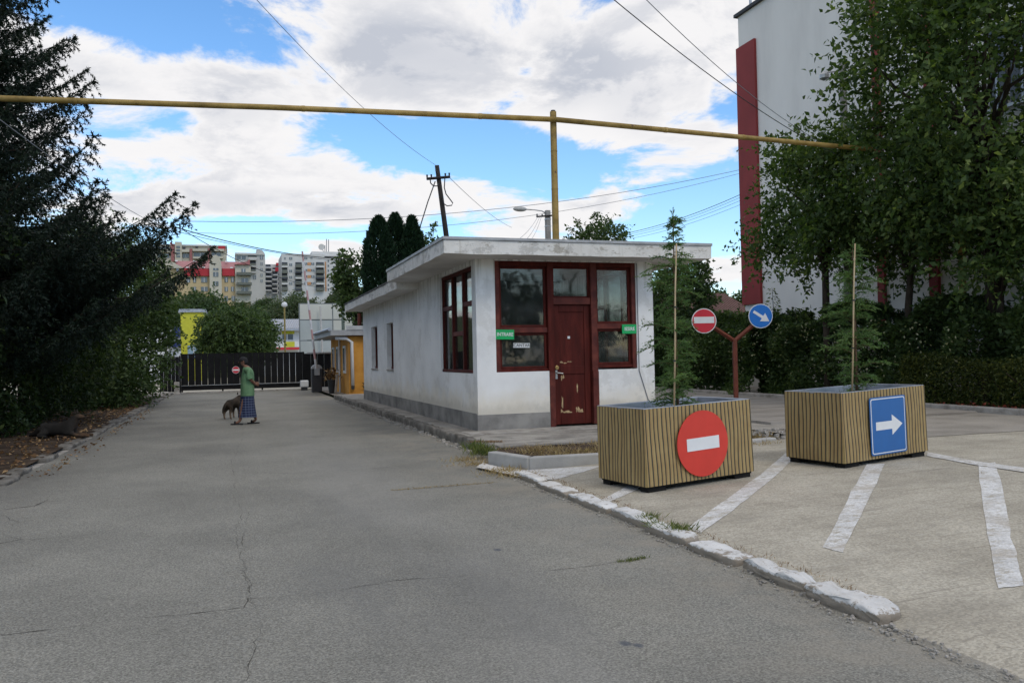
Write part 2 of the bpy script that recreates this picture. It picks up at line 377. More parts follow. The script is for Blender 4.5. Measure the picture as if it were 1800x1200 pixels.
leaf_far = foliage_mat('leaf_far', (0.030, 0.058, 0.022), (0.060, 0.096, 0.038), (0.11, 0.145, 0.070))
leaf_far_grey = foliage_mat('leaf_far_grey', (0.050, 0.074, 0.040), (0.090, 0.118, 0.066), (0.145, 0.175, 0.105))
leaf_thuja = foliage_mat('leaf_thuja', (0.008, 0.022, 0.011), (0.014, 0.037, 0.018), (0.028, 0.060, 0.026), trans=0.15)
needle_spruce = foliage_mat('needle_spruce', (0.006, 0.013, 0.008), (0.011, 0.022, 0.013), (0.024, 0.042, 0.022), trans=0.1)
needle_sapling = foliage_mat('needle_sapling', (0.050, 0.100, 0.040), (0.092, 0.165, 0.062), (0.165, 0.24, 0.10), trans=0.4)
leaf_dry = foliage_mat('leaf_dry', (0.10, 0.05, 0.022), (0.21, 0.12, 0.055), (0.40, 0.27, 0.14), trans=0.1)
grass_dry = foliage_mat('grass_dry', (0.20, 0.13, 0.055), (0.34, 0.25, 0.12), (0.50, 0.40, 0.23), trans=0.2)
grass_green = foliage_mat('grass_green', (0.05, 0.075, 0.02), (0.11, 0.14, 0.04), (0.24, 0.24, 0.09), trans=0.3)
flower_red = foliage_mat('flower_red', (0.08, 0.014, 0.010), (0.20, 0.035, 0.022), (0.36, 0.09, 0.055), trans=0.2)
bldg_white = material('big_building_render', [(0.70, 0.675, 0.635), (0.77, 0.745, 0.70), (0.81, 0.785, 0.74)], scale=0.5, detail=6, rough=0.9, bump=0.15, bscale=20, spec=0.2, stretch=(1, 1, 0.35))
bldg_red = flat('big_building_red', (0.25, 0.034, 0.033), rough=0.75, var=0.1, scale=0.8)


REFL = 0.9
def glass_material(name, tint=(0.9, 0.95, 0.94), dirt=0.06):
    m = bpy.data.materials.new(name); m.use_nodes = True
    nn, ll = m.node_tree.nodes, m.node_tree.links
    nn.remove(nn['Principled BSDF'])
    t = nn.new('ShaderNodeBsdfTransparent'); t.inputs[0].default_value = (*tint, 1)
    g = nn.new('ShaderNodeBsdfGlossy'); g.inputs['Roughness'].default_value = 0.03
    d = nn.new('ShaderNodeBsdfDiffuse'); d.inputs[0].default_value = (0.30, 0.31, 0.30, 1)
    fr = nn.new('ShaderNodeFresnel'); fr.inputs[0].default_value = 1.5
    tc = nn.new('ShaderNodeTexCoord')
    n1 = nn.new('ShaderNodeTexNoise'); ll.new(tc.outputs['Object'], n1.inputs[0]); n1.inputs['Scale'].default_value = 1.1
    bp = nn.new('ShaderNodeBump'); bp.inputs['Strength'].default_value = 0.12; bp.inputs['Distance'].default_value = 0.03
    ll.new(n1.outputs[0], bp.inputs['Height']); ll.new(bp.outputs[0], g.inputs['Normal'])
    n2 = nn.new('ShaderNodeTexNoise'); ll.new(tc.outputs['Object'], n2.inputs[0]); n2.inputs['Scale'].default_value = 2.3; n2.inputs['Detail'].default_value = 8
    mr = nn.new('ShaderNodeMapRange'); ll.new(n2.outputs[0], mr.inputs[0]); mr.inputs[1].default_value = 0.4; mr.inputs[2].default_value = 0.75
    mr.inputs[3].default_value = dirt * 0.35; mr.inputs[4].default_value = dirt * 1.6
    m1 = nn.new('ShaderNodeMixShader'); ll.new(mr.outputs[0], m1.inputs[0]); ll.new(t.outputs[0], m1.inputs[1]); ll.new(d.outputs[0], m1.inputs[2])
    m2 = nn.new('ShaderNodeMixShader'); ml = nn.new('ShaderNodeMath'); ml.operation = 'MULTIPLY'; ml.inputs[1].default_value = REFL; ml.use_clamp = True
    ll.new(fr.outputs[0], ml.inputs[0]); ll.new(ml.outputs[0], m2.inputs[0]); ll.new(m1.outputs[0], m2.inputs[1]); ll.new(g.outputs[0], m2.inputs[2])
    ll.new(m2.outputs[0], nn['Material Output'].inputs[0])
    MATS[name] = m
    return m


glass = glass_material('window_glass')
dusty = glass_material('dusty_glass', dirt=0.45)
far_glass = flat('far_glass', (0.10, 0.125, 0.15), rough=0.15, spec=0.6, var=0.3, scale=0.6)


def stripe_material():
    m = material('striped_canvas', [(0.32, 0.215, 0.095), (0.38, 0.27, 0.125)], scale=6, detail=6, rough=0.7, bump=0.15, bscale=150, spec=0.25)
    q = NT(m)
    wob = q.math('MULTIPLY', q.math('SUBTRACT', q.noise(2.0, 3, 0.5, (1, 1, 0.8)), 0.5), 0.030)
    s = q.math('ADD', q.math('ADD', q.x, q.math('MULTIPLY', q.y, 0.97)), wob)
    fr = q.math('FRACT', q.math('ADD', q.math('DIVIDE', s, 0.056), 100.0))
    q.layer(q.math('MULTIPLY', q.rng(fr, 0.10, 0.18), q.rng(fr, 0.36, 0.44, 1.0, 0.0)), (0.036, 0.043, 0.034))
    q.layer(q.math('MULTIPLY', q.math('MULTIPLY', q.rng(fr, 0.46, 0.54), q.rng(fr, 0.58, 0.66, 1.0, 0.0)), 0.5), (0.24, 0.13, 0.06))
    q.layer(q.math('MULTIPLY', q.math('MULTIPLY', q.rng(fr, 0.70, 0.80), q.rng(fr, 0.86, 0.94, 1.0, 0.0)), 0.4), (0.36, 0.33, 0.13))
    return m


canvas = stripe_material()


# ------------------------------------------------------------------ object helpers
def tag(o, label=None, cat=None, group=None, kind=None):
    if label: o['label'] = label
    if cat: o['category'] = cat
    if group: o['group'] = group
    if kind: o['kind'] = kind
    return o


def thing(name, label, cat, loc=(0, 0, 0), rz=0.0, group=None):
    o = bpy.data.objects.new(name, None); o.empty_display_size = 0.2
    COL.objects.link(o); o.location = loc; o.rotation_euler = (0, 0, rz)
    return tag(o, label, cat, group)


def link(name, me, mat, parent=None, smooth=False):
    o = bpy.data.objects.new(name, me); COL.objects.link(o)
    if mat is not None:
        for mm in (mat if isinstance(mat, (list, tuple)) else [mat]): me.materials.append(mm)
    if smooth:
        me.polygons.foreach_set('use_smooth', [True] * len(me.polygons))
    if parent is not None: o.parent = parent
    return o


class MB:
    """collects verts and faces, local to the thing's origin `o`"""
    def __init__(s, o=(0, 0, 0)):
        s.v, s.f, s.mi, s.o = [], [], [], np.array(o, float)

    def add(s, vs, fs, mi=0):
        b = len(s.v)
        s.v += [tuple(np.array(p, float) - s.o) for p in vs]
        s.f += [tuple(i + b for i in f) for f in fs]
        s.mi += [mi] * len(fs)
        return s

    def box(s, x0, x1, y0, y1, z0, z1, mi=0):
        v = [(x0, y0, z0), (x1, y0, z0), (x1, y1, z0), (x0, y1, z0), (x0, y0, z1), (x1, y0, z1), (x1, y1, z1), (x0, y1, z1)]
        return s.add(v, [(0, 3, 2, 1), (4, 5, 6, 7), (0, 1, 5, 4), (1, 2, 6, 5), (2, 3, 7, 6), (3, 0, 4, 7)], mi)

    def tube(s, pts, r, n=8, mi=0, cap=True):
        pts = [np.array(p, float) for p in pts]
        rs = r if isinstance(r, (list, tuple)) else [r] * len(pts)
        vs, fs = [], []
        for i, p in enumerate(pts):
            t = pts[min(i + 1, len(pts) - 1)] - pts[max(i - 1, 0)]
            t = t / (np.linalg.norm(t) + 1e-9)
            a = np.array([0, 0, 1.0]) if abs(t[2]) < 0.9 else np.array([1.0, 0, 0])
            u = np.cross(t, a); u /= np.linalg.norm(u); w = np.cross(t, u)
            for k in range(n):
                an = 2 * PI * k / n
                vs.append(p + rs[i] * (math.cos(an) * u + math.sin(an) * w))
        for i in range(len(pts) - 1):
            for k in range(n):
                a_, b_ = i * n + k, i * n + (k + 1) % n
                fs.append((a_, b_, b_ + n, a_ + n))
        if cap:
            fs.append(tuple(reversed(range(n)))); fs.append(tuple(range((len(pts) - 1) * n, len(pts) * n)))
        return s.add(vs, fs, mi)

    def prism(s, poly, axis, a, b, mi=0):
        """poly in the plane normal to axis ('x': (y,z), 'y': (x,z), 'z': (x,y))"""
        def P(p, t):
            return {'x': (t, p[0], p[1]), 'y': (p[0], t, p[1]), 'z': (p[0], p[1], t)}[axis]
        n = len(poly)
        vs = [P(p, a) for p in poly] + [P(p, b) for p in poly]
        fs = [tuple(range(n)), tuple(reversed(range(n, 2 * n)))] + [(i, i + n, (i + 1) % n + n, (i + 1) % n) for i in range(n)]
        return s.add(vs, fs, mi)

    def disc(s, c, r, axis, a, b, n=40, mi=0):
        return s.prism([(c[0] + r * math.cos(2 * PI * k / n), c[1] + r * math.sin(2 * PI * k / n)) for k in range(n)], axis, a, b, mi)

    def lathe(s, prof, c, n=16, mi=0):
        vs, fs = [], []
        for (r, z) in prof:
            for k in range(n):
                vs.append((c[0] + r * math.cos(2 * PI * k / n), c[1] + r * math.sin(2 * PI * k / n), c[2] + z))
        for i in range(len(prof) - 1):
            for k in range(n):
                a_, b_ = i * n + k, i * n + (k + 1) % n
                fs.append((a_, b_, b_ + n, a_ + n))
        fs.append(tuple(reversed(range(n)))); fs.append(tuple(range((len(prof) - 1) * n, len(prof) * n)))
        return s.add(vs, fs, mi)

    def mesh(s, name, fix=True):
        me = bpy.data.meshes.new(name)
        me.from_pydata(s.v, [], s.f)
        if fix:
            bm = bmesh.new(); bm.from_mesh(me); bmesh.ops.recalc_face_normals(bm, faces=bm.faces); bm.to_mesh(me); bm.free()
        me.polygons.foreach_set('material_index', s.mi)
        me.update()
        return me

    def build(s, name, mat, parent=None, smooth=False, bevel=0.0, fix=True):
        o = link(name, s.mesh(name, fix), mat, parent, smooth)
        if bevel > 0:
            md = o.modifiers.new('bevel', 'BEVEL'); md.width = bevel; md.segments = 2; md.limit_method = 'ANGLE'
        return o


def mesh_np(name, V, Fc, rnd=None):
    """V (n,3), Fc (m,k) with k = 3 or 4"""
    me = bpy.data.meshes.new(name)
    V = np.ascontiguousarray(V, np.float32); Fc = np.ascontiguousarray(Fc, np.int32)
    me.vertices.add(len(V)); me.vertices.foreach_set('co', V.ravel())
    k = Fc.shape[1]
    me.loops.add(Fc.size); me.loops.foreach_set('vertex_index', Fc.ravel())
    me.polygons.add(len(Fc)); me.polygons.foreach_set('loop_start', np.arange(0, Fc.size, k, dtype=np.int32))
    if rnd is not None:
        at = me.attributes.new('rnd', 'FLOAT', 'POINT'); at.data.foreach_set('value', np.ascontiguousarray(rnd, np.float32))
    me.update(calc_edges=True)
    return me


def unit(v): return v / (np.linalg.norm(v, axis=-1, keepdims=True) + 1e-9)


def leaf_arrays(P, Dr, L, W, rnd, rng):
    """rhombic leaves: base point P, direction Dr, length L, width W, all (n,...)"""
    n = len(P)
    side = unit(np.cross(Dr, unit(rng.normal(size=(n, 3)))))
    nor = np.cross(Dr, side)
    L = L[:, None]; W = W[:, None]
    v0 = P; v2 = P + Dr * L - nor * L * 0.12
    v1 = P + Dr * L * 0.45 + side * W * 0.5 + nor * W * 0.15
    v3 = P + Dr * L * 0.45 - side * W * 0.5 + nor * W * 0.15
    V = np.stack([v0, v1, v2, v3], 1).reshape(-1, 3)
    Fc = np.arange(4 * n).reshape(n, 4)
    return V, Fc, np.repeat(rnd, 4)


def value_noise(P, seed):
    """cheap smooth pseudo-noise in 0..1"""
    r = np.random.default_rng(seed)
    out = np.zeros(len(P))
    for _ in range(5):
        k = r.normal(size=3) * 1.1; out += np.sin(P @ k + r.uniform(0, 6.28))
    return 0.5 + out / 6.0


def crown_mesh(name, centre, radii, n_clumps, twigs, leaves, leaf_len, seed, twig_len=0.6, gap=0.38, droop=0.25, shell=0.45, power=2.0, lw=0.55):
    """clumps of leafy twigs spread through an uneven crown; returns mesh and clump centres"""
    rng = np.random.default_rng(seed)
    c = np.array(centre, float); R = np.array(radii, float)
    pts = []
    while len(pts) < n_clumps:
        q_ = rng.uniform(-1, 1, size=(n_clumps * 4, 3))
        rad = (np.abs(q_) ** power).sum(1) ** (1 / power)
        keep = (rad < 1) & (rng.uniform(size=len(q_)) < (shell + (1 - shell) * rad ** 2))
        q_ = q_[keep]
        q_ = q_ * (0.82 + 0.34 * value_noise(q_ * 2.2, seed + 5))[:, None]
        w = c + q_ * R
        w = w[value_noise(w * 0.9 * (4.0 / max(R.max(), 1)) ** 0.5, seed + 9) > gap]
        pts += list(w)
    C = np.array(pts[:n_clumps])
    T = n_clumps * twigs
    base = np.repeat(C, twigs, 0) + rng.normal(size=(T, 3)) * twig_len * 0.22
    outw = unit((base - c) / R)
    d = unit(outw * 0.55 + rng.normal(size=(T, 3)) * 0.75 + np.array([0, 0, -droop]))
    tl = twig_len * rng.uniform(0.5, 1.25, T)
    n = T * leaves
    t = np.tile(np.linspace(0.1, 1.0, leaves), T) + rng.normal(size=n) * 0.04
    D = np.repeat(d, leaves, 0); B = np.repeat(base, leaves, 0); TL = np.repeat(tl, leaves)
    P = B + D * (t * TL)[:, None]
    P[:, 2] -= 0.18 * (t ** 2) * TL
    ld = unit(D * 0.5 + rng.normal(size=(n, 3)) * 0.7 + np.array([0, 0, -droop]))
    L = leaf_len * rng.uniform(0.65, 1.3, n)
    clump_tone = np.repeat(np.repeat(rng.uniform(-0.18, 0.18, n_clumps), twigs), leaves)
    rnd = np.clip(rng.beta(1.6, 2.2, n) + clump_tone, 0, 1)
    V, Fc, rr = leaf_arrays(P, ld, L, L * lw, rnd, rng)
    keep = None
    return mesh_np(name, V, Fc, rr), C


def limbs(mb, base, fork, C, r0, rng, n_limbs=14):
    """trunk from base to fork, then limbs reaching to some clump centres"""
    base = np.array(base, float); fork = np.array(fork, float)
    mid = (base + fork) / 2 + rng.normal(size=3) * 0.06 * np.linalg.norm(fork - base) * np.array([1, 1, 0.2])
    mb.tube([base, base + (mid - base) * 0.5, mid, fork], [r0 * 1.25, r0, r0 * 0.9, r0 * 0.7], 9)
    idx = rng.choice(len(C), min(n_limbs, len(C)), replace=False)
    for i in idx:
        e = C[i]
        st = mid + (fork - mid) * rng.uniform(0.2, 1.0)
        m1 = st + (e - st) * 0.4 + np.array([0, 0, 0.12 * np.linalg.norm(e - st)]) + rng.normal(size=3) * 0.1
        mb.tube([st, m1, st + (e - st) * 0.75, e], [r0 * 0.45, r0 * 0.3, r0 * 0.16, r0 * 0.06], 6)


def broadleaf(name, label, base, height, crown_c, radii, n_clumps, twigs, leaves, leaf_len, mat, r0, seed, group=None, cat='tree', **kw):
    base = np.array(base, float)
    t = thing(name, label, cat, tuple(base), group=group)
    rng = np.random.default_rng(seed)
    me, C = crown_mesh('crown', np.array(crown_c) - base, radii, n_clumps, twigs, leaves, leaf_len, seed, **kw)
    link('crown', me, mat, t)
    mb = MB()
    limbs(mb, (0, 0, -0.1), np.array(crown_c) - base + np.array([0, 0, -radii[2] * 0.25]), C, r0, rng, kw.get('n_limbs', 16) if False else 16)
    mb.build('trunk', bark, t, smooth=True)
    return t


def copy_tree(o, loc, rz=0.0, sc=1.0, label=None):
    c = o.copy(); COL.objects.link(c)
    c.location = loc; c.rotation_euler = (0, 0, rz)
    c.scale = (sc, sc, sc) if isinstance(sc, (int, float)) else sc
    if label: c['label'] = label
    for ch in o.children:
        d = ch.copy(); COL.objects.link(d); d.parent = c
        for g in ch.children:
            e = g.copy(); COL.objects.link(e); e.parent = d
    return c


def text_mesh(txt, size, depth=0.002):
    cu = bpy.data.curves.new('lettering', 'FONT')
    cu.body = txt; cu.size = size; cu.extrude = depth; cu.align_x = 'CENTER'; cu.align_y = 'CENTER'; cu.offset = size * 0.012
    o = bpy.data.objects.new('lettering_source', cu); COL.objects.link(o)
    dg = bpy.context.evaluated_depsgraph_get(); dg.update()
    me = bpy.data.meshes.new_from_object(o.evaluated_get(dg))
    bpy.data.objects.remove(o); bpy.data.curves.remove(cu)
    return me


def skin_object(name, verts, edges, radii, mat, parent, levels=2, root=0):
    me = bpy.data.meshes.new(name); me.from_pydata([tuple(v) for v in verts], edges, [])
    o = bpy.data.objects.new(name, me); COL.objects.link(o)
    md = o.modifiers.new('skin', 'SKIN'); md.use_smooth_shade = True
    for i, r in enumerate(radii):
        sv = me.skin_vertices[0].data[i]
        sv.radius = r if isinstance(r, tuple) else (r, r)
        sv.use_root = (i == root)
    ss = o.modifiers.new('sub', 'SUBSURF'); ss.levels = levels; ss.render_levels = levels
    dg = bpy.context.evaluated_depsgraph_get(); dg.update()
    m2 = bpy.data.meshes.new_from_object(o.evaluated_get(dg))
    bpy.data.objects.remove(o); bpy.data.meshes.remove(me)
    m2.materials.clear()
    return link(name, m2, mat, parent, smooth=True)


def sheet(name, poly, z, mat, parent=None, kind=None):
    """flat polygon, z a number or a function of (x,y)"""
    zf = z if callable(z) else (lambda x, y: z)
    me = bpy.data.meshes.new(name); me.from_pydata([(p[0], p[1], zf(p[0], p[1])) for p in poly], [], [tuple(range(len(poly)))])
    me.update()
    o = link(name, me, mat, parent)
    if o.data.polygons[0].normal.z < 0: o.data.flip_normals()
    if kind: o['kind'] = kind
    return o



# ================================================================== SETTING
def hill_z(x, y):
    # gentle rise behind the yard
    def sm(a, b, v):
        t = min(max((v - a) / (b - a), 0), 1); return t * t * (3 - 2 * t)
    return (9.5 * sm(85, 175, y) + 5 * sm(175, 270, y)) * (1 - sm(60, 120, x)) - 0.06


def build_ground():
    xs = list(np.linspace(-900, -160, 8)) + list(np.linspace(-140, 140, 36)) + list(np.linspace(170, 1500, 8))
    ys = list(np.linspace(-300, 60, 8)) + list(np.linspace(70, 300, 30)) + list(np.linspace(340, 2500, 8))
    V = [(x, y, hill_z(x, y)) for y in ys for x in xs]
    n = len(xs)
    Fc = [(j * n + i, j * n + i + 1, (j + 1) * n + i + 1, (j + 1) * n + i) for j in range(len(ys) - 1) for i in range(n - 1)]
    me = bpy.data.meshes.new('ground'); me.from_pydata(V, [], Fc); me.update()
    tag(link('ground', me, grass_ground, smooth=True), kind='structure')


build_ground()
ROAD_L, ROAD_R = -2.9, 3.86
road = sheet('road', [(-40, -8), (ROAD_R, -8), (ROAD_R, 75), (ROAD_L - 0.1, 75), (ROAD_L - 0.1, 11.0), (-4.2, 9.2), (-8, 7.4), (-40, 6.0)], 0.0, asphalt, kind='structure')


def apron():
    """light concrete apron, rising gently to the right, with a crumbled edge to the asphalt"""
    xs = [0.0] + list(np.linspace(0.25, 12.1, 24)) + [26]
    ys = list(np.linspace(-4, 10.9, 46))
    rng = np.random.default_rng(3)
    V, Fc = [], []
    for y in ys:
        ex = 3.40 + 0.035 * math.sin(y * 2.1) + rng.normal() * 0.022
        for i, xo in enumerate(xs):
            x = ex + xo
            V.append((x, y, apron_z(x) - (0.036 if i == 0 else 0.0)))
    n = len(xs)
    for j in range(len(ys) - 1):
        for i in range(n - 1):
            Fc.append((j * n + i, j * n + i + 1, (j + 1) * n + i + 1, (j + 1) * n + i))
    me = bpy.data.meshes.new('concrete_apron'); me.from_pydata(V, [], Fc); me.update()
    return tag(link('concrete_apron', me, concrete), kind='structure')


apron_o = apron()
lane = sheet('side_lane', [(8.6, 10.05), (30, 9.75), (30, 9.9), (30, 70), (8.6, 70)], 0.171, lane_concrete, kind='structure')
verge = sheet('verge', [(-40, 10.6), (-8, 9.9), (-3.9, 11.4), (ROAD_L - 0.03, 12.2), (ROAD_L - 0.03, 43.5), (-40, 43.5)], 0.06, soil, kind='structure')
yard = sheet('yard', [(-30, 45.4), (30, 45.4), (30, 84), (-30, 84)], 0.012, concrete, kind='structure')

# --- weighbridge deck between the booth and the hedge: slabs with open joints
deck = tag(MB().box(9.4, 14.4, 12.9, 34.9, 0.10, 0.176).build('weighbridge_deck', old_concrete), kind='structure')
deck_mat = material('deck_boards', [(0.21, 0.19, 0.165), (0.29, 0.265, 0.235), (0.34, 0.315, 0.285)], scale=1.5, detail=8, rough=0.9, bump=0.4, bscale=30, stretch=(0.3, 4, 1))
slab = MB().box(-2.48, 2.48, -0.53, 0.53, 0, 0.05).mesh('deck_slab'); slab.materials.append(deck_mat)
for k in range(20):
    o = bpy.data.objects.new('deck_slab', slab); COL.objects.link(o); o.parent = deck
    o.location = (11.9 + random.uniform(-0.02, 0.02), 13.5 + k * 1.1, 0.172 + random.uniform(-0.004, 0.01)); o.rotation_euler = (random.uniform(-.004, .004), 0, random.uniform(-.004, .004))

# --- pavement round the booth, dry grass strip in front of it
pave = tag(MB().prism([(3.90, 12.25), (8.85, 12.25), (8.85, 33.5), (3.90, 33.5)], 'z', -0.02, 0.15).build('booth_pavement', old_concrete), kind='structure')
MB().prism([(4.0, 14.25), (8.6, 14.25), (8.6, 14.89), (4.0, 14.89)], 'z', 0.14, 0.162).build('pavement_strip', kerb_mat, pave, bevel=0.008)
strip = sheet('grass_strip', [(3.90, 12.25), (3.50, 11.25), (3.78, 10.40), (4.80, 10.32), (7.9, 10.95), (8.85, 12.25)], 0.125, soil, kind='structure')


def stone(name, x0, x1, y0, y1, z0, z1, mat, parent, seed, rough=0.02, n=6, round_=0.3, endr=0.3):
    """one worn kerb stone: a box with uneven, rounded edges"""
    rng = np.random.default_rng(seed)
    bm = bmesh.new()
    bmesh.ops.create_cube(bm, size=1.0)
    bmesh.ops.subdivide_edges(bm, edges=bm.edges[:], cuts=n, use_grid_fill=True)
    cx, cy = (x0 + x1) / 2, (y0 + y1) / 2
    ph = rng.uniform(0, 6.28, 9)
    for v in bm.verts:
        p = np.array(v.co)
        a = np.abs(p) * 2
        # round the corners
        edge = sorted(a)[1]
        k = 1 - round_ * max(0, edge - 0.55) ** 2
        p = p * np.array([k, 1 - (1 - k) * 0.25, k])
        w = np.array([cx + p[0] * (x1 - x0), cy + p[1] * (y1 - y0), z0 + (p[2] + 0.5) * (z1 - z0)])
        e_ = max(0.0, abs(p[1]) * 2 - 1 + 0.22 / max(y1 - y0, 0.3)) / (0.22 / max(y1 - y0, 0.3))
        w[0] = cx + (w[0] - cx) * (1 - endr * e_ ** 2 * 0.5); w[2] = z0 + (w[2] - z0) * (1 - endr * e_ ** 2 * 0.4)
        nn_ = (math.sin(w[1] * 9 + ph[0]) + math.sin(w[1] * 23 + w[0] * 15 + ph[1]) * 0.7 + math.sin(w[0] * 40 + ph[2] + w[1] * 7) * 0.5)
        w[0] += nn_ * rough * 0.6 + rng.normal() * rough * 0.3
        if p[2] > 0: w[2] += (math.sin(w[1] * 13 + ph[3]) + math.sin(w[1] * 31 + w[0] * 25 + ph[4]) * 0.6) * rough * 0.6 + rng.normal() * rough * 0.25
        v.co = w
    me = bpy.data.meshes.new(name); bm.to_mesh(me); bm.free()
    return link(name, me, mat, parent, smooth=True)


kerb_w = tag(MB().box(3.43, 3.57, 3.9, 11.0, -0.06, 0.004).build('painted_kerb', kerb_mat), kind='structure')
ysplit = [3.74, 4.42, 5.12, 5.82, 6.55, 7.30, 8.30, 9.25, 10.15]
for i in range(len(ysplit) - 1):
    stone('kerb_stone', 3.385 + 0.022 * math.sin(i * 2.0), 3.57 + 0.018 * math.cos(i * 3), ysplit[i] + 0.02, ysplit[i + 1] - 0.02, -0.05, 0.074 + 0.010 * math.sin(i * 1.7 + 1), kerb_white, kerb_w, 40 + i, rough=0.009 if i > 1 else 0.016, round_=0.38, n=11, endr=0.45)
old_kerb = material('worn_kerb', [(0.10, 0.092, 0.08), (0.17, 0.158, 0.14), (0.25, 0.235, 0.21)], scale=3, detail=9, rough=0.95, bump=0.8, bscale=35, spec=0.15)
kerb_l = tag(MB().box(-3.02, -2.84, 12.6, 42.8, -0.06, 0.003).build('left_kerb', kerb_mat), kind='structure')
yy, i = 12.3, 0
while yy < 42.5:
    ln = random.uniform(0.75, 1.05)
    if random.random() < 0.88:
        stone('kerb_stone', -3.06 + random.uniform(-.03, .03), -2.80 + random.uniform(-.03, .03), yy + 0.01, yy + ln - 0.015, -0.05, 0.075 + random.uniform(-.02, .012), old_kerb, kerb_l, 80 + i, rough=0.016, n=4)
    yy += ln; i += 1
kerb_v = tag(MB().box(-5.2, -5.0, 14.0, 20.5, -0.02, 0.07).build('verge_kerb', kerb_mat), kind='structure')
for k in range(6):
    stone('kerb_stone', -5.22, -4.98, 14.0 + k * 1.08, 15.05 + k * 1.08, 0, 0.14, old_kerb, kerb_v, 200 + k, rough=0.014, n=3)
kerb_b = tag(MB().box(3.78, 3.895, 12.3, 33.4, -0.06, 0.05).build('pavement_kerb', kerb_mat), kind='structure')
yy, i = 12.25, 0
while yy < 33:
    ln = random.uniform(0.8, 1.1)
    stone('kerb_stone', 3.75 + random.uniform(-.02, .02), 3.905, yy + 0.01, yy + ln - 0.012, -0.05, 0.165 + random.uniform(-.012, .008), old_kerb, kerb_b, 300 + i, rough=0.014, n=4)
    yy += ln; i += 1
# island kerb (newer, cleaner stones)
isl = tag(MB().box(4.0, 4.2, 10.4, 10.6, -0.05, 0.03).build('island_kerb', kerb_mat), kind='structure')
newkerb = material('new_kerb', [(0.33, 0.325, 0.31), (0.42, 0.415, 0.40)], scale=3, detail=8, rough=0.9, bump=0.4, bscale=50)
pts = [(3.42, 11.25), (3.70, 10.34), (4.76, 10.26), (5.8, 10.44), (6.85, 10.62), (7.95, 10.84)]
for a, b in zip(pts[:-1], pts[1:]):
    L = math.hypot(b[0] - a[0], b[1] - a[1])
    m = MB().box(0.006, L - 0.006, -0.02, 0.13, -0.1, 0.20)
    o = m.build('kerb_stone', newkerb, isl, bevel=0.018)
    o.location = (a[0], a[1], 0.0); o.rotation_euler = (0, 0, math.atan2(b[1] - a[1], b[0] - a[0]))
lane_kerb = tag(MB().box(14.62, 14.86, 9.8, 45, 0.05, 0.29).build('lane_kerb', kerb_mat, bevel=0.02), kind='structure')

# painted lines on the apron, and worn white paint by the island
def marking(pix, dz=0.004):
    poly = []
    n = len(pix)
    rng = np.random.default_rng(int(pix[0][0]))
    P = [gra(*p)[:2] for p in pix]
    for i in range(n):
        a, b = P[i], P[(i + 1) % n]
        for t in np.linspace(0, 1, 7)[:-1]:
            w = a + (b - a) * t + rng.normal(size=2) * 0.004
            poly.append((w[0], w[1]))
    o = sheet('painted_line', poly, lambda x, y: apron_z(x) + dz, line_paint, apron_o)
    return o


marking([(1058, 878), (1072, 882), (1119, 861), (1150, 840), (1135, 836), (1103, 854)])
marking([(1208, 928), (1232, 937), (1289, 896), (1356, 843), (1396, 806), (1381, 796), (1345, 828), (1290, 868)])
marking([(1447, 962), (1481, 971), (1517, 896), (1556, 815), (1524, 815), (1481, 896)])
marking([(1719, 818), (1750, 812), (1767, 879), (1783, 962), (1800, 1029), (1753, 1034), (1739, 957), (1725, 868)])
marking([(1630, 795), (1717, 811), (1840, 828), (1840, 836), (1717, 818), (1630, 802)], 0.007)
marking([(837, 821), (848, 813), (875, 820), (927, 826), (1062, 818), (1016, 832), (975, 843), (930, 841), (905, 836)])

# cracks in the asphalt
def crack(pix, w=0.012, seed=0, mat=crack_mat, zz=0.003):
    rng = np.random.default_rng(seed)
    P = [gr(*p)[:2] for p in pix]
    pts = []
    for a, b in zip(P[:-1], P[1:]):
        n = max(3, int(np.linalg.norm(b - a) / 0.06))
        for t in np.linspace(0, 1, n, endpoint=False): pts.append(a + (b - a) * t)
    pts.append(P[-1]); pts = np.array(pts)
    walk = np.cumsum(rng.normal(size=(len(pts), 2)) * 0.012, 0)
    walk -= np.linspace(0, 1, len(pts))[:, None] * walk[-1]
    pts = pts + walk * 0.8 + rng.normal(size=pts.shape) * 0.006
    t = np.gradient(pts, axis=0); t = unit(t); nr = np.stack([-t[:, 1], t[:, 0]], 1)
    ww = 0.42 * w * rng.uniform(0.15, 1.0, len(pts)) * (0.6 + 0.4 * np.sin(np.arange(len(pts)) * 0.3 + seed))
    V = [(p[0], p[1], zz) for p in pts + nr * ww[:, None] * 0.5] + [(p[0], p[1], zz) for p in pts - nr * ww[:, None] * 0.5]
    n = len(pts)
    me = bpy.data.meshes.new('crack'); me.from_pydata(V, [], [(i, i + n, i + n + 1, i + 1) for i in range(n - 1)]); me.update()
    return link('crack', me, mat, road)


cr = [([(425, 740), (415, 830), (428, 940), (432, 1010), (440, 1100), (432, 1196)], 0.013), ([(436, 900), (424, 960), (437, 1040)], 0.012),
      ([(0, 1115), (100, 1104), (200, 1088), (420, 1066), (437, 1050)], 0.026), ([(437, 1050), (560, 1044), (690, 1022), (860, 1012), (1000, 1002), (1090, 988), (1130, 981)], 0.020),
      ([(415, 830), (500, 832), (640, 824), (800, 812)], 0.02), ([(690, 862), (780, 856), (872, 848)], 0.03), ([(0, 896), (55, 890), (78, 882), (104, 880)], 0.05),
      ([(60, 890), (88, 872), (105, 862)], 0.02), ([(0, 955), (40, 948), (110, 944), (170, 938)], 0.04), ([(170, 938), (300, 925), (410, 918)], 0.012),
      ([(420, 890), (560, 880), (700, 865)], 0.012), ([(250, 770), (330, 776), (420, 770)], 0.02), ([(0, 905), (30, 918), (8, 940), (40, 948)], 0.016), ([(30, 918), (90, 905), (110, 944)], 0.012)]
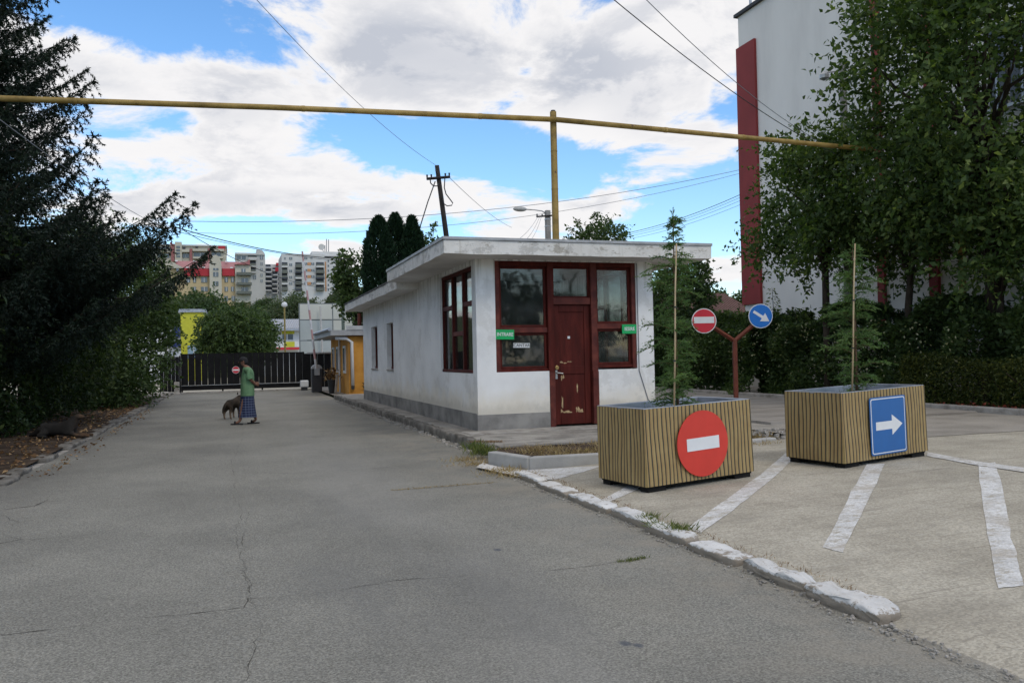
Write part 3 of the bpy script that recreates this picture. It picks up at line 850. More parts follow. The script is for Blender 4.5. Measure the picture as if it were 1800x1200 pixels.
for k, (p, w) in enumerate(cr): crack(p, w, k)
crack([(1543, 1098), (1600, 1130), (1660, 1160), (1760, 1204)], 0.03, 77)

# ================================================================== GUARD BOOTH
BX0, BX1, BY0, BY1, BZ = 4.35, 8.08, 14.92, 29.1, 0.15
booth = thing('guard_booth', 'white plastered gatehouse with flat concrete roof and dark red windows', 'booth', (BX0, BY0, BZ))
BO = (BX0, BY0, BZ)


def grid_wall(us, vs, hole, thick, place):
    """wall in a grid of u (along) and v (up) lines; hole(i,j) leaves a cell open; place(u,v,w) -> xyz, w = 0 outside .. thick inside"""
    vs_, fs_ = [], []
    def quad(a, b, c, d):
        n = len(vs_); vs_.extend([place(*a), place(*b), place(*c), place(*d)]); fs_.append((n, n + 1, n + 2, n + 3))
    nu, nv = len(us) - 1, len(vs) - 1
    S = [[not hole(i, j) for j in range(nv)] for i in range(nu)]
    sol = lambda i, j: 0 <= i < nu and 0 <= j < nv and S[i][j]
    T = thick
    for i in range(nu):
        for j in range(nv):
            if not S[i][j]: continue
            u0, u1, v0, v1 = us[i], us[i + 1], vs[j], vs[j + 1]
            quad((u0, v0, 0), (u1, v0, 0), (u1, v1, 0), (u0, v1, 0))
            quad((u0, v0, T), (u0, v1, T), (u1, v1, T), (u1, v0, T))
            if not sol(i - 1, j): quad((u0, v0, 0), (u0, v1, 0), (u0, v1, T), (u0, v0, T))
            if not sol(i + 1, j): quad((u1, v0, 0), (u1, v0, T), (u1, v1, T), (u1, v1, 0))
            if not sol(i, j - 1): quad((u0, v0, 0), (u0, v0, T), (u1, v0, T), (u1, v0, 0))
            if not sol(i, j + 1): quad((u0, v1, 0), (u1, v1, 0), (u1, v1, T), (u0, v1, T))
    return vs_, fs_


WT = 0.28
ZT = 3.40
OX0, OX1, OZ0, OZ1 = 4.73, 7.70, 1.24, 3.36           # front opening
DX0, DX1 = 5.80, 6.84                                  # door opening including posts
# front wall
us = [BX0, OX0, DX0, DX1, OX1, BX1]; vs = [BZ, OZ0, OZ1, ZT]
v_, f_ = grid_wall(us, vs, lambda i, j: (1 <= i <= 3 and j == 1) or (i == 2 and j == 0), WT, lambda u, v, w: (u, BY0 + w, v))
m = MB(BO); m.add(v_, f_)
# long left wall with one big window and two narrow ones
LWY0, LWY1 = 15.08, 17.76
ys_ = [BY0 + WT, LWY0 + 0.18, LWY1, 23.42, 24.42, 26.12, 27.32, BY1 - WT]
LW = [(1.23, 3.30), (1.22, 2.59)]
us = [BY0 + WT, LWY1, 23.42, 24.42, 26.12, 27.32, BY1 - WT]
us = [15.20, LWY1, 23.42, 24.42, 26.12, 27.32, BY1 - WT]
vs = [BZ, 1.225, 2.58, 3.30, ZT]
def lhole(i, j):
    return (i == 0 and j in (1, 2)) or (i in (2, 4) and j == 1)
v_, f_ = grid_wall(us, vs, lhole, WT, lambda u, v, w: (BX0 + w, u, v))
m.add(v_, f_)
# right wall (window opposite), back wall
us = [15.20, LWY1, BY1 - WT]; vs = [BZ, 1.225, 3.30, ZT]
v_, f_ = grid_wall(us, vs, lambda i, j: i == 0 and j == 1, WT, lambda u, v, w: (BX1 - w, u, v))
m.add(v_, f_)
m.box(BX0, BX1, BY1 - WT, BY1, BZ, ZT)
m.build('wall', plaster, booth, fix=True)
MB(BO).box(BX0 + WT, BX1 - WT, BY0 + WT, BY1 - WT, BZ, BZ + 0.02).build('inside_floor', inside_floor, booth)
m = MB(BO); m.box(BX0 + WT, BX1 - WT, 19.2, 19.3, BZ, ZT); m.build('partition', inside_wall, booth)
# plinth
m = MB(BO)
m.box(BX0 - 0.014, DX0, BY0 - 0.014, BY0 + 0.1, 0.10, 0.45).box(DX1, BX1 + 0.014, BY0 - 0.014, BY0 + 0.1, 0.10, 0.45)
m.box(BX0 - 0.014, BX0 + 0.1, BY0 + 0.1, BY1 + 0.014, 0.10, 0.47).box(BX1 - 0.1, BX1 + 0.014, BY0 + 0.1, BY1 + 0.014, 0.10, 0.47)
m.build('plinth', plinth_mat, booth)
# roof: higher slab over the front room, lower slab over the rest
r1 = MB(BO).box(3.57, 9.0, 14.2, 19.86, 3.385, 3.63).build('roof', [fascia_mat, soffit_mat], booth)
for p in r1.data.polygons:
    if p.normal.z < -0.5: p.material_index = 1
def crumble(o, amp, cuts, seed):
    rng = np.random.default_rng(seed)
    bm = bmesh.new(); bm.from_mesh(o.data)
    es = [e for e in bm.edges if e.calc_length() > 1.0]
    bmesh.ops.subdivide_edges(bm, edges=es, cuts=cuts, use_grid_fill=True)
    for v in bm.verts:
        v.co += Vector(rng.normal(size=3) * amp)
    bm.to_mesh(o.data); bm.free()
crumble(r1, 0.004, 18, 4)
MB(BO).box(3.545, 9.025, 14.175, 19.87, 3.636, 3.685).build('roof_flashing', flash_mat, r1)
r2 = MB(BO).box(3.80, 8.75, 19.87, 29.7, 3.235, 3.47).build('roof', [fascia_mat, soffit_mat], booth)
for p in r2.data.polygons:
    if p.normal.z < -0.5: p.material_index = 1
crumble(r2, 0.007, 24, 5)
MB(BO).box(3.775, 8.775, 19.88, 29.72, 3.478, 3.51).build('roof_flashing', felt_mat, r2)
MB(BO).prism([(5.9, 15.0), (6.02, 14.96), (6.2, 15.0), (6.22, 15.14), (6.06, 15.2), (5.92, 15.12)], 'z', 3.684, 3.74).build('pipe_boot', cable_black, r1)


def joinery(parent, place, members, panes, o=BO, gl=None):
    """frame members and panes in the (u,v) plane; each rail or post and each pane a piece of its own"""
    for (u0, u1, v0, v1, d0, d1, mt) in members:
        a, b = place(u0, v0, d0), place(u1, v1, d1)
        MB(o).box(min(a[0], b[0]), max(a[0], b[0]), min(a[1], b[1]), max(a[1], b[1]), v0, v1).build('frame_bar', mt, parent, bevel=0.006)
    for (u0, u1, v0, v1, d) in panes:
        a, b = place(u0, v0, d), place(u1, v1, d + 0.006)
        MB(o).box(min(a[0], b[0]), max(a[0], b[0]), min(a[1], b[1]), max(a[1], b[1]), v0, v1).build('pane', gl or glass, parent)


fp = lambda u, v, w: (u, BY0 + w, v)
D0, D1 = 0.07, 0.15
def sash(parent, place, u0, u1, v0, v1, d0=D0 + 0.015, w=0.05, mt=redwood, bottom=None):
    joinery(parent, place,
            [(u0, u0 + w, v0, v1, d0, d0 + 0.05, mt), (u1 - w, u1, v0, v1, d0, d0 + 0.05, mt),
             (u0 + w, u1 - w, v1 - w, v1, d0 + .002, d0 + 0.05, mt), (u0 + w, u1 - w, v0, v0 + w, d0 + .002, d0 + 0.05, bottom or mt)],
            [(u0 + w * 0.8, u1 - w * 0.8, v0 + w * 0.8, v1 - w * 0.8, d0 + 0.022)])


# front-left window (sill is the window's own mesh, its bars and panes are children)
zr0, zr1 = 1.985, 2.085
w1 = MB(BO).box(OX0 + 0.09, DX0 - 0.002, BY0 + 0.03, BY0 + 0.2, OZ0 - 0.005, OZ0 + 0.05).build('window', redwood, booth, bevel=0.008)
joinery(w1, fp, [(OX0, OX0 + 0.09, OZ0 - 0.01, OZ1, D0 - 0.05, D1 + .04, redwood_lit), (OX0 + 0.09, DX0 - 0.002, OZ1 - 0.09, OZ1, D0 - 0.045, D1 + .04, redwood), (OX0 + 0.09, DX0 - 0.002, zr0, zr1, D0 - 0.03, D1, redwood_lit)], [])
sash(w1, fp, OX0 + 0.095, DX0 - 0.005, zr1 + 0.002, OZ1 - 0.092)
sash(w1, fp, OX0 + 0.095, DX0 - 0.005, OZ0 + 0.052, zr0 - 0.002)
w2 = MB(BO).box(DX1 + 0.002, OX1 - 0.09, BY0 + 0.03, BY0 + 0.2, OZ0 + 0.035, OZ0 + 0.09).build('window', redwood, booth, bevel=0.008)
joinery(w2, fp, [(OX1 - 0.09, OX1, OZ0 + 0.02, OZ1, D0 - 0.05, D1 + .04, redwood_lit), (DX1 + 0.002, OX1 - 0.09, OZ1 - 0.09, OZ1, D0 - 0.045, D1 + .04, redwood), (DX1 + 0.002, OX1 - 0.09, zr0 + 0.06, zr1 + 0.06, D0 - 0.03, D1, redwood_lit)], [])
sash(w2, fp, DX1 + 0.005, OX1 - 0.095, zr1 + 0.062, OZ1 - 0.092)
sash(w2, fp, DX1 + 0.005, OX1 - 0.095, OZ0 + 0.092, zr0 + 0.058)
# door: posts, transom light, leaf with two panels
tz0, tz1 = 2.53, 2.66
w3 = MB(BO).box(DX0 + 0.125, DX1 - 0.125, BY0 + 0.03, BY0 + 0.19, tz0, tz1).build('transom_window', redwood_lit, booth, bevel=0.006)
joinery(w3, fp, [(DX0, DX0 + 0.125, OZ0 - 0.02, OZ1, 0.0 + 0.008, D1 + .05, redwood), (DX1 - 0.125, DX1, OZ0 - 0.02, OZ1, 0.008, D1 + .05, redwood_lit), (DX0 + 0.125, DX1 - 0.125, OZ1 - 0.09, OZ1, D0 - 0.045, D1 + .04, redwood)], [])
sash(w3, fp, DX0 + 0.128, DX1 - 0.128, tz1 + 0.002, OZ1 - 0.092, w=0.035)
door = MB(BO).box(DX0 + 0.128, DX1 - 0.128, BY0 + 0.10, BY0 + 0.14, BZ + 0.04, tz0 - 0.005).build('door', redwood, booth, bevel=0.004)
MB(BO).box(DX0 + 0.005, DX0 + 0.12, BY0 - 0.012, BY0 + 0.16, BZ, OZ0 - 0.022).build('door_post', redwood_lit, booth, bevel=0.01)
MB(BO).box(DX1 - 0.12, DX1 + 0.005, BY0 - 0.012, BY0 + 0.16, BZ + 0.03, OZ0 - 0.022).build('door_post', redwood_lit, booth, bevel=0.01)
dx0, dx1, dz0, dz1 = DX0 + 0.128, DX1 - 0.128, BZ + 0.04, tz0 - 0.005
for (a, b, c, d) in [(dx0, dx0 + 0.13, dz0, dz1), (dx1 - 0.13, dx1, dz0, dz1), (dx0 + 0.132, dx1 - 0.132, dz0, dz0 + 0.22), (dx0 + 0.132, dx1 - 0.132, 1.17, 1.33), (dx0 + 0.132, dx1 - 0.132, dz1 - 0.14, dz1)]:
    MB(BO).box(a + .001, b - .001, BY0 + 0.082, BY0 + 0.101, c + .001, d - .001).build('door_rail', redwood, door, bevel=0.005)
rng = np.random.default_rng(11)
def chip(cx, cz, w, h, y=BY0 + 0.0985):
    n = 14
    pl = []
    for k in range(n):
        an = 2 * PI * k / n
        rr = rng.uniform(0.45, 1.0)
        pl.append((cx + math.cos(an) * w / 2 * rr, cz + math.sin(an) * h / 2 * rr))
    MB(BO).prism(pl, 'y', y, y + 0.003).build('paint_chip', chip_mat, door)
for c in [(6.10, 0.62, 0.05, 0.34), (6.42, 0.88, 0.035, 0.24), (6.06, 0.45, 0.13, 0.12), (6.18, 0.43, 0.2, 0.07), (6.27, 0.42, 0.10, 0.05), (6.44, 0.47, 0.06, 0.18), (6.50, 0.44, 0.09, 0.12), (6.40, 0.46, 0.05, 0.14)]: chip(*c)
for c in [(6.09, 1.10, 0.035, 0.16), (6.13, 1.12, 0.05, 0.10), (6.10, 1.40, 0.10, 0.05), (6.17, 1.385, 0.09, 0.03), (6.27, 1.41, 0.13, 0.03)]: chip(*c)
h = MB(BO).disc((5.99, 1.30), 0.042, 'y', BY0 + 0.062, BY0 + 0.083, 16).build('door_knob', brass, door, bevel=0.008)
m = MB(BO).box(5.955, 5.995, BY0 + 0.07, BY0 + 0.083, 1.08, 1.25); m.tube([(5.975, BY0 + 0.072, 1.2), (5.975, BY0 + 0.02, 1.2), (6.09, BY0 + 0.015, 1.185)], 0.011, 8)
m.build('door_handle', steel, door)
MB(BO).box(6.235, 6.285, BY0 + 0.09, BY0 + 0.0985, 1.86, 1.91).build('door_plate', white_paper, door)
# left side window, three columns with staggered rails, and the same opposite
def side_window(xf, sgn):
    pl = lambda u, v, w: (xf + sgn * w, u, v)
    y0, y1, z0, z1 = 15.205, LWY1 - 0.005, 1.23, 3.295
    w = MB(BO)
    a, b = sorted((xf + sgn * 0.03, xf + sgn * 0.2))
    w.box(a, b, y0, y1, z0, z0 + 0.06)
    w = w.build('window', redwood, booth, bevel=0.006)
    c = (y1 - y0) / 3
    for k in range(4):
        u = y0 + c * k
        u0, u1 = max(y0, u - 0.04), min(y1, u + 0.04)
        joinery(w, pl, [(u0, u1, z0 + 0.06, z1 - 0.07, 0.05, 0.15, redwood)], [])
    joinery(w, pl, [(y0, y1, z1 - 0.07, z1, 0.045, 0.16, redwood)], [])
    for k, zr in enumerate((2.55, 1.98, 2.55)):
        u0 = y0 + c * k + (0.0 if k == 0 else 0.0) + 0.042; u1 = y0 + c * (k + 1) - 0.042
        joinery(w, pl, [(u0, u1, zr, zr + 0.09, 0.055, 0.145, redwood_lit)],
                [(u0, u1, z0 + 0.06, zr, 0.1), (u0, u1, zr + 0.09, z1 - 0.07, 0.1)], gl=dusty if sgn < 0 else glass)
    return w
side_window(BX0, 1)
side_window(BX1, -1)
for (a, b) in ((23.42, 24.42), (26.12, 27.32)):
    w = MB(BO).box(BX0 + 0.12, BX0 + 0.2, a + 0.002, b - 0.002, 1.227, 1.30).build('window', redwood, booth)
    pl = lambda u, v, d: (BX0 + d, u, v)
    joinery(w, pl, [(a + .002, a + 0.06, 1.30, 2.575, 0.13, 0.2, redwood), (b - 0.06, b - .002, 1.30, 2.575, 0.13, 0.2, redwood), (a + 0.06, b - 0.06, 2.515, 2.575, 0.13, 0.2, redwood)], [(a + 0.06, b - 0.06, 1.30, 2.515, 0.165)])
    MB(BO).box(BX0 - 0.03, BX0 + 0.12, a - 0.03, b + 0.03, 1.19, 1.224).build('window_sill', kerb_mat, w)
MB(BO).tube([(7.95, BY0 - 0.012, 0.5), (7.73, BY0 - 0.012, 1.2), (7.725, BY0 - 0.012, 3.35)], 0.008, 6).build('wall_cable', cable_grey, booth)

# lettered plates on the booth
def lettered_sign(name, label, c, w, h, bg, fg, txt, size, rot=0.0, y=BY0 + 0.0, wide=1.0):
    t = thing(name, label, 'sign', (c[0], y, c[1]))
    o = MB().box(-w / 2, w / 2, -0.006, 0.006, -h / 2, h / 2).build('plate', bg, t); o.rotation_euler = (0, rot, 0)
    me = text_mesh(txt, size, 0.0015)
    e = link('lettering', me, fg, t); e.rotation_euler = (PI / 2, rot, 0); e.location = (0, -0.0085, 0.0); e.scale = (wide, 1, 1)
    return t
lettered_sign('entry_sign', 'green plate reading INTRARE at the left front window', (4.915, 1.955), 0.365, 0.185, sign_green, sign_white, 'INTRARE', 0.098, 0.02, BY0 + 0.012, 0.84)
lettered_sign('exit_sign', 'green plate reading IESIRE at the right front window', (7.545, 2.035), 0.33, 0.185, sign_green, sign_white, 'IESIRE', 0.098, -0.0, BY0 + 0.012, 0.92)
lettered_sign('label_sign', 'small faded white label reading CANTAR on the left front window pane', (5.275, 1.745), 0.335, 0.088, white_paper, dark_print, 'CANTAR', 0.085, 0.02, BY0 + 0.094, 0.98)
# ================================================================== GAS PIPE OVER THE ROAD
pole_p = aty(984, 415, 15.1)
ptop = aty(981, 200, 15.1); pjn = aty(981, 214, 15.1)
px_, py_ = 6.06, 15.08
pp = thing('gas_pipe', 'long yellow gas pipe carried across the road on a yellow post', 'pipe', (px_, py_, 3.69))
PO = (px_, py_, 3.69)
zj = pjn[2]
MB(PO).tube([(px_, py_, 3.66), (px_, py_, 4.9), (px_, py_, ptop[2] + 0.02)], [0.068, 0.066, 0.064], 14).build('support_post', yellow_pipe, pp, smooth=False)
MB(PO).tube([(px_, py_, 4.80), (px_, py_, 4.815)], 0.070, 14).build('weld_ring', yellow_pipe, pp)
MB(PO).tube([(px_, py_, 5.55), (px_, py_, 5.565)], 0.069, 14).build('weld_ring', yellow_pipe, pp)
MB(PO).tube([(px_, py_, ptop[2] + 0.02), (px_, py_, ptop[2] + 0.05)], [0.05, 0.045], 12).build('post_cap', cable_black, pp)
# pipe runs: height from where it crosses the post, nearly level
def at_height(px, py, z):
    d = ray(px, py); return CPOS + d * ((z - CAM_H) / d[2])
lft = at_height(-160, 168, zj); lm = at_height(480, 189, zj)
rt = at_height(1480, 258, zj); rt2 = rt + (rt - np.array([px_, py_, zj])) * 0.12
jp = np.array([px_, py_ - 0.10, zj])
MB(PO).tube([lft, lm, jp], 0.053, 12).build('pipe_run', yellow_pipe, pp, smooth=True)
MB(PO).tube([jp, rt, rt2], 0.053, 12).build('pipe_run', yellow_pipe, pp, smooth=True)
for (a, b, ts) in ((lft, jp, (0.22, 0.55, 0.86)), (jp, rt, (0.35, 0.62, 0.82))):
    for t_ in ts:
        c = a + (b - a) * t_; dd = (b - a) / np.linalg.norm(b - a)
        if a is lft:
            # stay on the slightly bent run
            c = lft + (lm - lft) * (t_ / 0.5) if t_ < 0.5 else lm + (jp - lm) * ((t_ - 0.5) / 0.5)
        MB(PO).tube([c - dd * 0.03, c + dd * 0.03], 0.058, 12).build('weld_ring', yellow_pipe, pp)
# two yellow stand pipes inside the right-hand tree
for k, (px, top) in enumerate(((1694, 330), (1744, 330))):
    b = np.array(atx(px, 600, 16.6)); t_ = atx(px - 6, top, 16.6)
    o = MB((b[0], b[1], 0.2)).tube([(b[0], b[1], 0.15), (t_[0], t_[1], t_[2])], 0.085, 12).build('yellow_pipe_post', yellow_pipe)
    o.location = (b[0], b[1], 0.2)
    tag(o, ['yellow pipe post between the leaves, the nearer to the blue arrow planter', 'yellow pipe post in the leaves at the far right edge'][k], 'pipe', 'yellow posts behind the hedge')

# ================================================================== PLANTERS
TILT = 0.028
PW, PD = 1.54, 0.88
def planter(loc, rz, label):
    t = thing('planter_box', label, 'planter', loc, rz)
    t.rotation_euler = (0, -TILT, rz)
    W, Dp, Hh, z0 = PW, PD, 0.83, 0.062
    def panel(p0, p1, n):
        """a sheet of canvas from p0 to p1 (x,y), slightly rippled, with real thickness"""
        p0 = np.array(p0); p1 = np.array(p1); d = (p1 - p0); nrm = np.array([d[1], -d[0]]) / np.linalg.norm(d)
        nu, nv = 48, 8
        L = np.linalg.norm(d)
        rng_ = np.random.default_rng(n)
        ph = rng_.uniform(0, 6.28, 6)
        vs_, fs_ = [], []
        for side in (0, 1):
            for j in range(nv + 1):
                for i in range(nu + 1):
                    u = i / nu; v = j / nv
                    env = math.sin(PI * u) ** 0.5 * (0.35 + 0.65 * math.sin(PI * min(v * 1.1, 1)))
                    w = env * (0.004 * math.sin(u * L * 31 + ph[0] + v * 2) + 0.005 * math.sin(u * L * 13 + ph[1] - v * 3) + 0.006 * math.sin(v * 4 + u * 5 + ph[2])) - 0.012 * side
                    flare = 0.012 * (1 - v)
                    q_ = p0 + d * u + nrm * (w + flare)
                    vs_.append((q_[0], q_[1], z0 + Hh * v))
        n1 = (nu + 1) * (nv + 1)
        for j in range(nv):
            for i in range(nu):
                a = j * (nu + 1) + i
                fs_.append((a, a + 1, a + nu + 2, a + nu + 1)); fs_.append((a + n1, a + n1 + nu + 1, a + n1 + nu + 2, a + n1 + 1))
        for i in range(nu):
            fs_.append((i, i + n1, i + n1 + 1, i + 1)); a = nv * (nu + 1) + i; fs_.append((a, a + 1, a + 1 + n1, a + n1))
        for j in range(nv):
            a = j * (nu + 1); fs_.append((a, a + nu + 1, a + nu + 1 + n1, a + n1)); a += nu; fs_.append((a, a + n1, a + nu + 1 + n1, a + nu + 1))
        MB().add(vs_, fs_).build('canvas_panel', canvas, t, smooth=False)
    panel((0, 0), (W, 0), 1); panel((0, Dp), (0, 0), 2); panel((W, 0), (W, Dp), 3); panel((W, Dp), (0, Dp), 4)
    zt = z0 + Hh
    m = MB()
    for (a, b, c, d) in ((0.004, W - 0.004, 0.004, 0.062), (0.004, W - 0.004, Dp - 0.062, Dp - 0.004), (0.004, 0.062, 0.0621, Dp - 0.0621), (W - 0.062, W - 0.004, 0.0621, Dp - 0.0621)):
        m.box(a, b, c, d, zt - 0.012, zt + 0.007)
    m.build('rim', galv, t, bevel=0.003)
    m = MB()
    for (a, b, c, d) in ((0.064, W - 0.064, 0.064, 0.07), (0.064, W - 0.064, Dp - 0.07, Dp - 0.064), (0.064, 0.07, 0.0701, Dp - 0.0701), (W - 0.07, W - 0.064, 0.0701, Dp - 0.0701)):
        m.box(a, b, c, d, zt - 0.3, zt - 0.002)
    m.build('liner', galv, t)
    m = MB(); nn_ = 12
    V = []
    r_ = np.random.default_rng(5)
    for j in range(nn_ + 1):
        for i in range(nn_ + 1):
            V.append((0.07 + (W - 0.14) * i / nn_, 0.07 + (Dp - 0.14) * j / nn_, zt - 0.2 + r_.normal() * 0.012))
    m.add(V, [(j * (nn_ + 1) + i, j * (nn_ + 1) + i + 1, (j + 1) * (nn_ + 1) + i + 1, (j + 1) * (nn_ + 1) + i) for j in range(nn_) for i in range(nn_)])
    m.build('soil', soil_pot, t)
    MB().box(0.016, W - 0.016, 0.016, Dp - 0.016, 0.040, z0 + 0.05).build('base_frame', black_rubber, t)
    for sx in (0.03, W - 0.27):
        for sy in (0.02, Dp - 0.16):
            MB().box(sx, sx + 0.24, sy, sy + 0.14, -0.03, 0.039).build('foot', black_rubber, t)
    return t


P1 = gr(1138, 867, apron_z(4.2)); P1[2] = apron_z(4.3)
P2 = np.array(atd(1485, 822, 9.78)); P2[2] = apron_z(P2[0])
RZ = math.radians(10.0)
pl1 = planter(tuple(P1), RZ, 'striped planter box with the round red no entry sign')
pl2 = planter(tuple(P2), RZ, 'striped planter box with the blue right arrow sign')


def on_front(P, u, v, w):
    c, s = math.cos(RZ), math.sin(RZ)
    return (P[0] + (u - v * TILT) * c - w * s, P[1] + (u - v * TILT) * s + w * c, P[2] + v + u * TILT)


# round no entry sign on planter 1
s1 = thing('no_entry_sign', 'large round red no entry sign with tilted white bar on planter', 'sign', on_front(P1, 0.775, 0.460, -0.030), RZ)
MB().disc((0, 0), 0.365, 'y', -0.004, 0.004, 64).build('disc', sign_red, s1)
MB().box(-0.232, 0.232, -0.008, -0.0045, -0.069, 0.069).build('bar', sign_white, s1).rotation_euler = (0, math.radians(-1.0), 0)
s2 = thing('arrow_sign', 'square blue sign with white right arrow on planter', 'sign', on_front(P2, 0.775, 0.455, -0.030), RZ)
def rrect(w, h, r, n=5):
    out = []
    for cx, cy, a0 in ((w / 2 - r, h / 2 - r, 0), (-w / 2 + r, h / 2 - r, 90), (-w / 2 + r, -h / 2 + r, 180), (w / 2 - r, -h / 2 + r, 270)):
        for k in range(n + 1):
            an = math.radians(a0 + 90 * k / n); out.append((cx + r * math.cos(an), cy + r * math.sin(an)))
    return out
MB().prism(rrect(0.66, 0.70, 0.03), 'y', -0.004, 0.004).build('plate', sign_blue, s2)
MB().prism(rrect(0.628, 0.668, 0.028), 'y', -0.0055, -0.0042).build('border', sign_white, s2)
MB().prism(rrect(0.604, 0.644, 0.022), 'y', -0.0070, -0.0057).build('field', sign_blue, s2)
MB().prism([(-0.235, -0.05), (0.06, -0.05), (0.06, -0.125), (0.255, 0), (0.06, 0.125), (0.06, 0.05), (-0.235, 0.05)], 'y', -0.0085, -0.0072).build('arrow', sign_white, s2)

for o in (s1, s2): o.rotation_euler = (0, -TILT, RZ)
# ================================================================== FORKED SIGN POST
YP = (11.20, 16.75, 0.172)
yp = thing('sign_post', 'rusty red forked post carrying two round road signs', 'sign post', YP, -math.radians(18))
fz = 1.92
def pj(px, py):
    """coordinates across the post's own plane"""
    dep = 19.4
    return ((px - 1296) / FPX * dep, CAM_H + (617 - py) / FPX * dep - YP[2])
MB().box(-0.048, 0.048, -0.048, 0.048, 0, pj(1296, 596)[1]).build('post', post_rust, yp, bevel=0.006)
for (px, py) in ((1247, 566), (1338, 565)):
    q_ = pj(px, py); f0 = pj(1296, 597)
    MB().tube([(0, 0.0, f0[1] - 0.03), (q_[0], 0, q_[1])], 0.05, 4).build('arm', post_rust, yp)
a = pj(1241.5, 563); b = pj(1341.5, 556.5)
ne = thing('no_entry_sign', 'small round red and white no entry sign on the forked post', 'sign', YP, -math.radians(18))
cc = (a[0], a[1])
MB().disc(cc, 0.292, 'y', -0.075, -0.067, 48).build('disc', sign_white, ne)
MB().disc(cc, 0.272, 'y', -0.080, -0.0755, 48).build('field', sign_crimson, ne)
MB().prism([(cc[0] - 0.24, cc[1] - 0.055), (cc[0] + 0.24, cc[1] - 0.055), (cc[0] + 0.24, cc[1] + 0.095), (cc[0] - 0.24, cc[1] + 0.095)], 'y', -0.085, -0.0805).build('bar', sign_white, ne)
MB().box(cc[0] - 0.1, cc[0] + 0.2, -0.066, -0.05, cc[1] - 0.1, cc[1] - 0.06).build('bracket', steel, ne)
kr = thing('keep_right_sign', 'round blue sign with white diagonal arrow on the forked post', 'sign', YP, -math.radians(18))
cc = (b[0], b[1])
MB().disc(cc, 0.285, 'y', -0.075, -0.067, 48).build('disc', sign_white, kr)
MB().disc(cc, 0.268, 'y', -0.080, -0.0755, 48).build('field', sign_blue2, kr)
an = math.radians(-33)
arr = [(-0.20, -0.034), (0.06, -0.034), (0.03, -0.115), (0.235, 0), (0.10, 0.115), (0.06, 0.034), (-0.20, 0.034)]
arr = [(-0.20, -0.032), (0.05, -0.032), (0.05, -0.115), (0.235, 0), (0.05, 0.115), (0.05, 0.032), (-0.20, 0.032)]
MB().prism([(cc[0] + x * math.cos(an) - y * math.sin(an), cc[1] + x * math.sin(an) + y * math.cos(an)) for x, y in arr], 'y', -0.085, -0.0805).build('arrow', sign_white, kr)
MB().box(cc[0] - 0.2, cc[0] + 0.1, -0.066, -0.05, cc[1] - 0.1, cc[1] - 0.06).build('bracket', steel, kr)

# ================================================================== CONIFERS
def needles(A, Dr, L, per, nl, nw, rng, tone, ang=0.9):
    """bottle-brush twigs: A start, Dr direction, L length (n), `per` needles on each"""
    n = len(A) * per
    t = rng.uniform(0.0, 1.0, n)
    a = np.repeat(A, per, 0); d = np.repeat(Dr, per, 0); l = np.repeat(L, per)
    p = a + d * (t * l)[:, None]
    side = unit(np.cross(d, unit(rng.normal(size=(n, 3)))))
    nd = unit(d * math.cos(ang) + side * math.sin(ang))
    w = unit(np.cross(nd, rng.normal(size=(n, 3)))) * nw * 0.5
    ln = nl * rng.uniform(0.6, 1.2, n)[:, None] * (1.1 - 0.5 * t[:, None])
    V = np.stack([p - w, p + w, p + nd * ln], 1).reshape(-1, 3)
    rn = np.clip(np.repeat(tone, per) + rng.normal(size=n) * 0.15, 0, 1)
    return V, np.repeat(rn, 3)


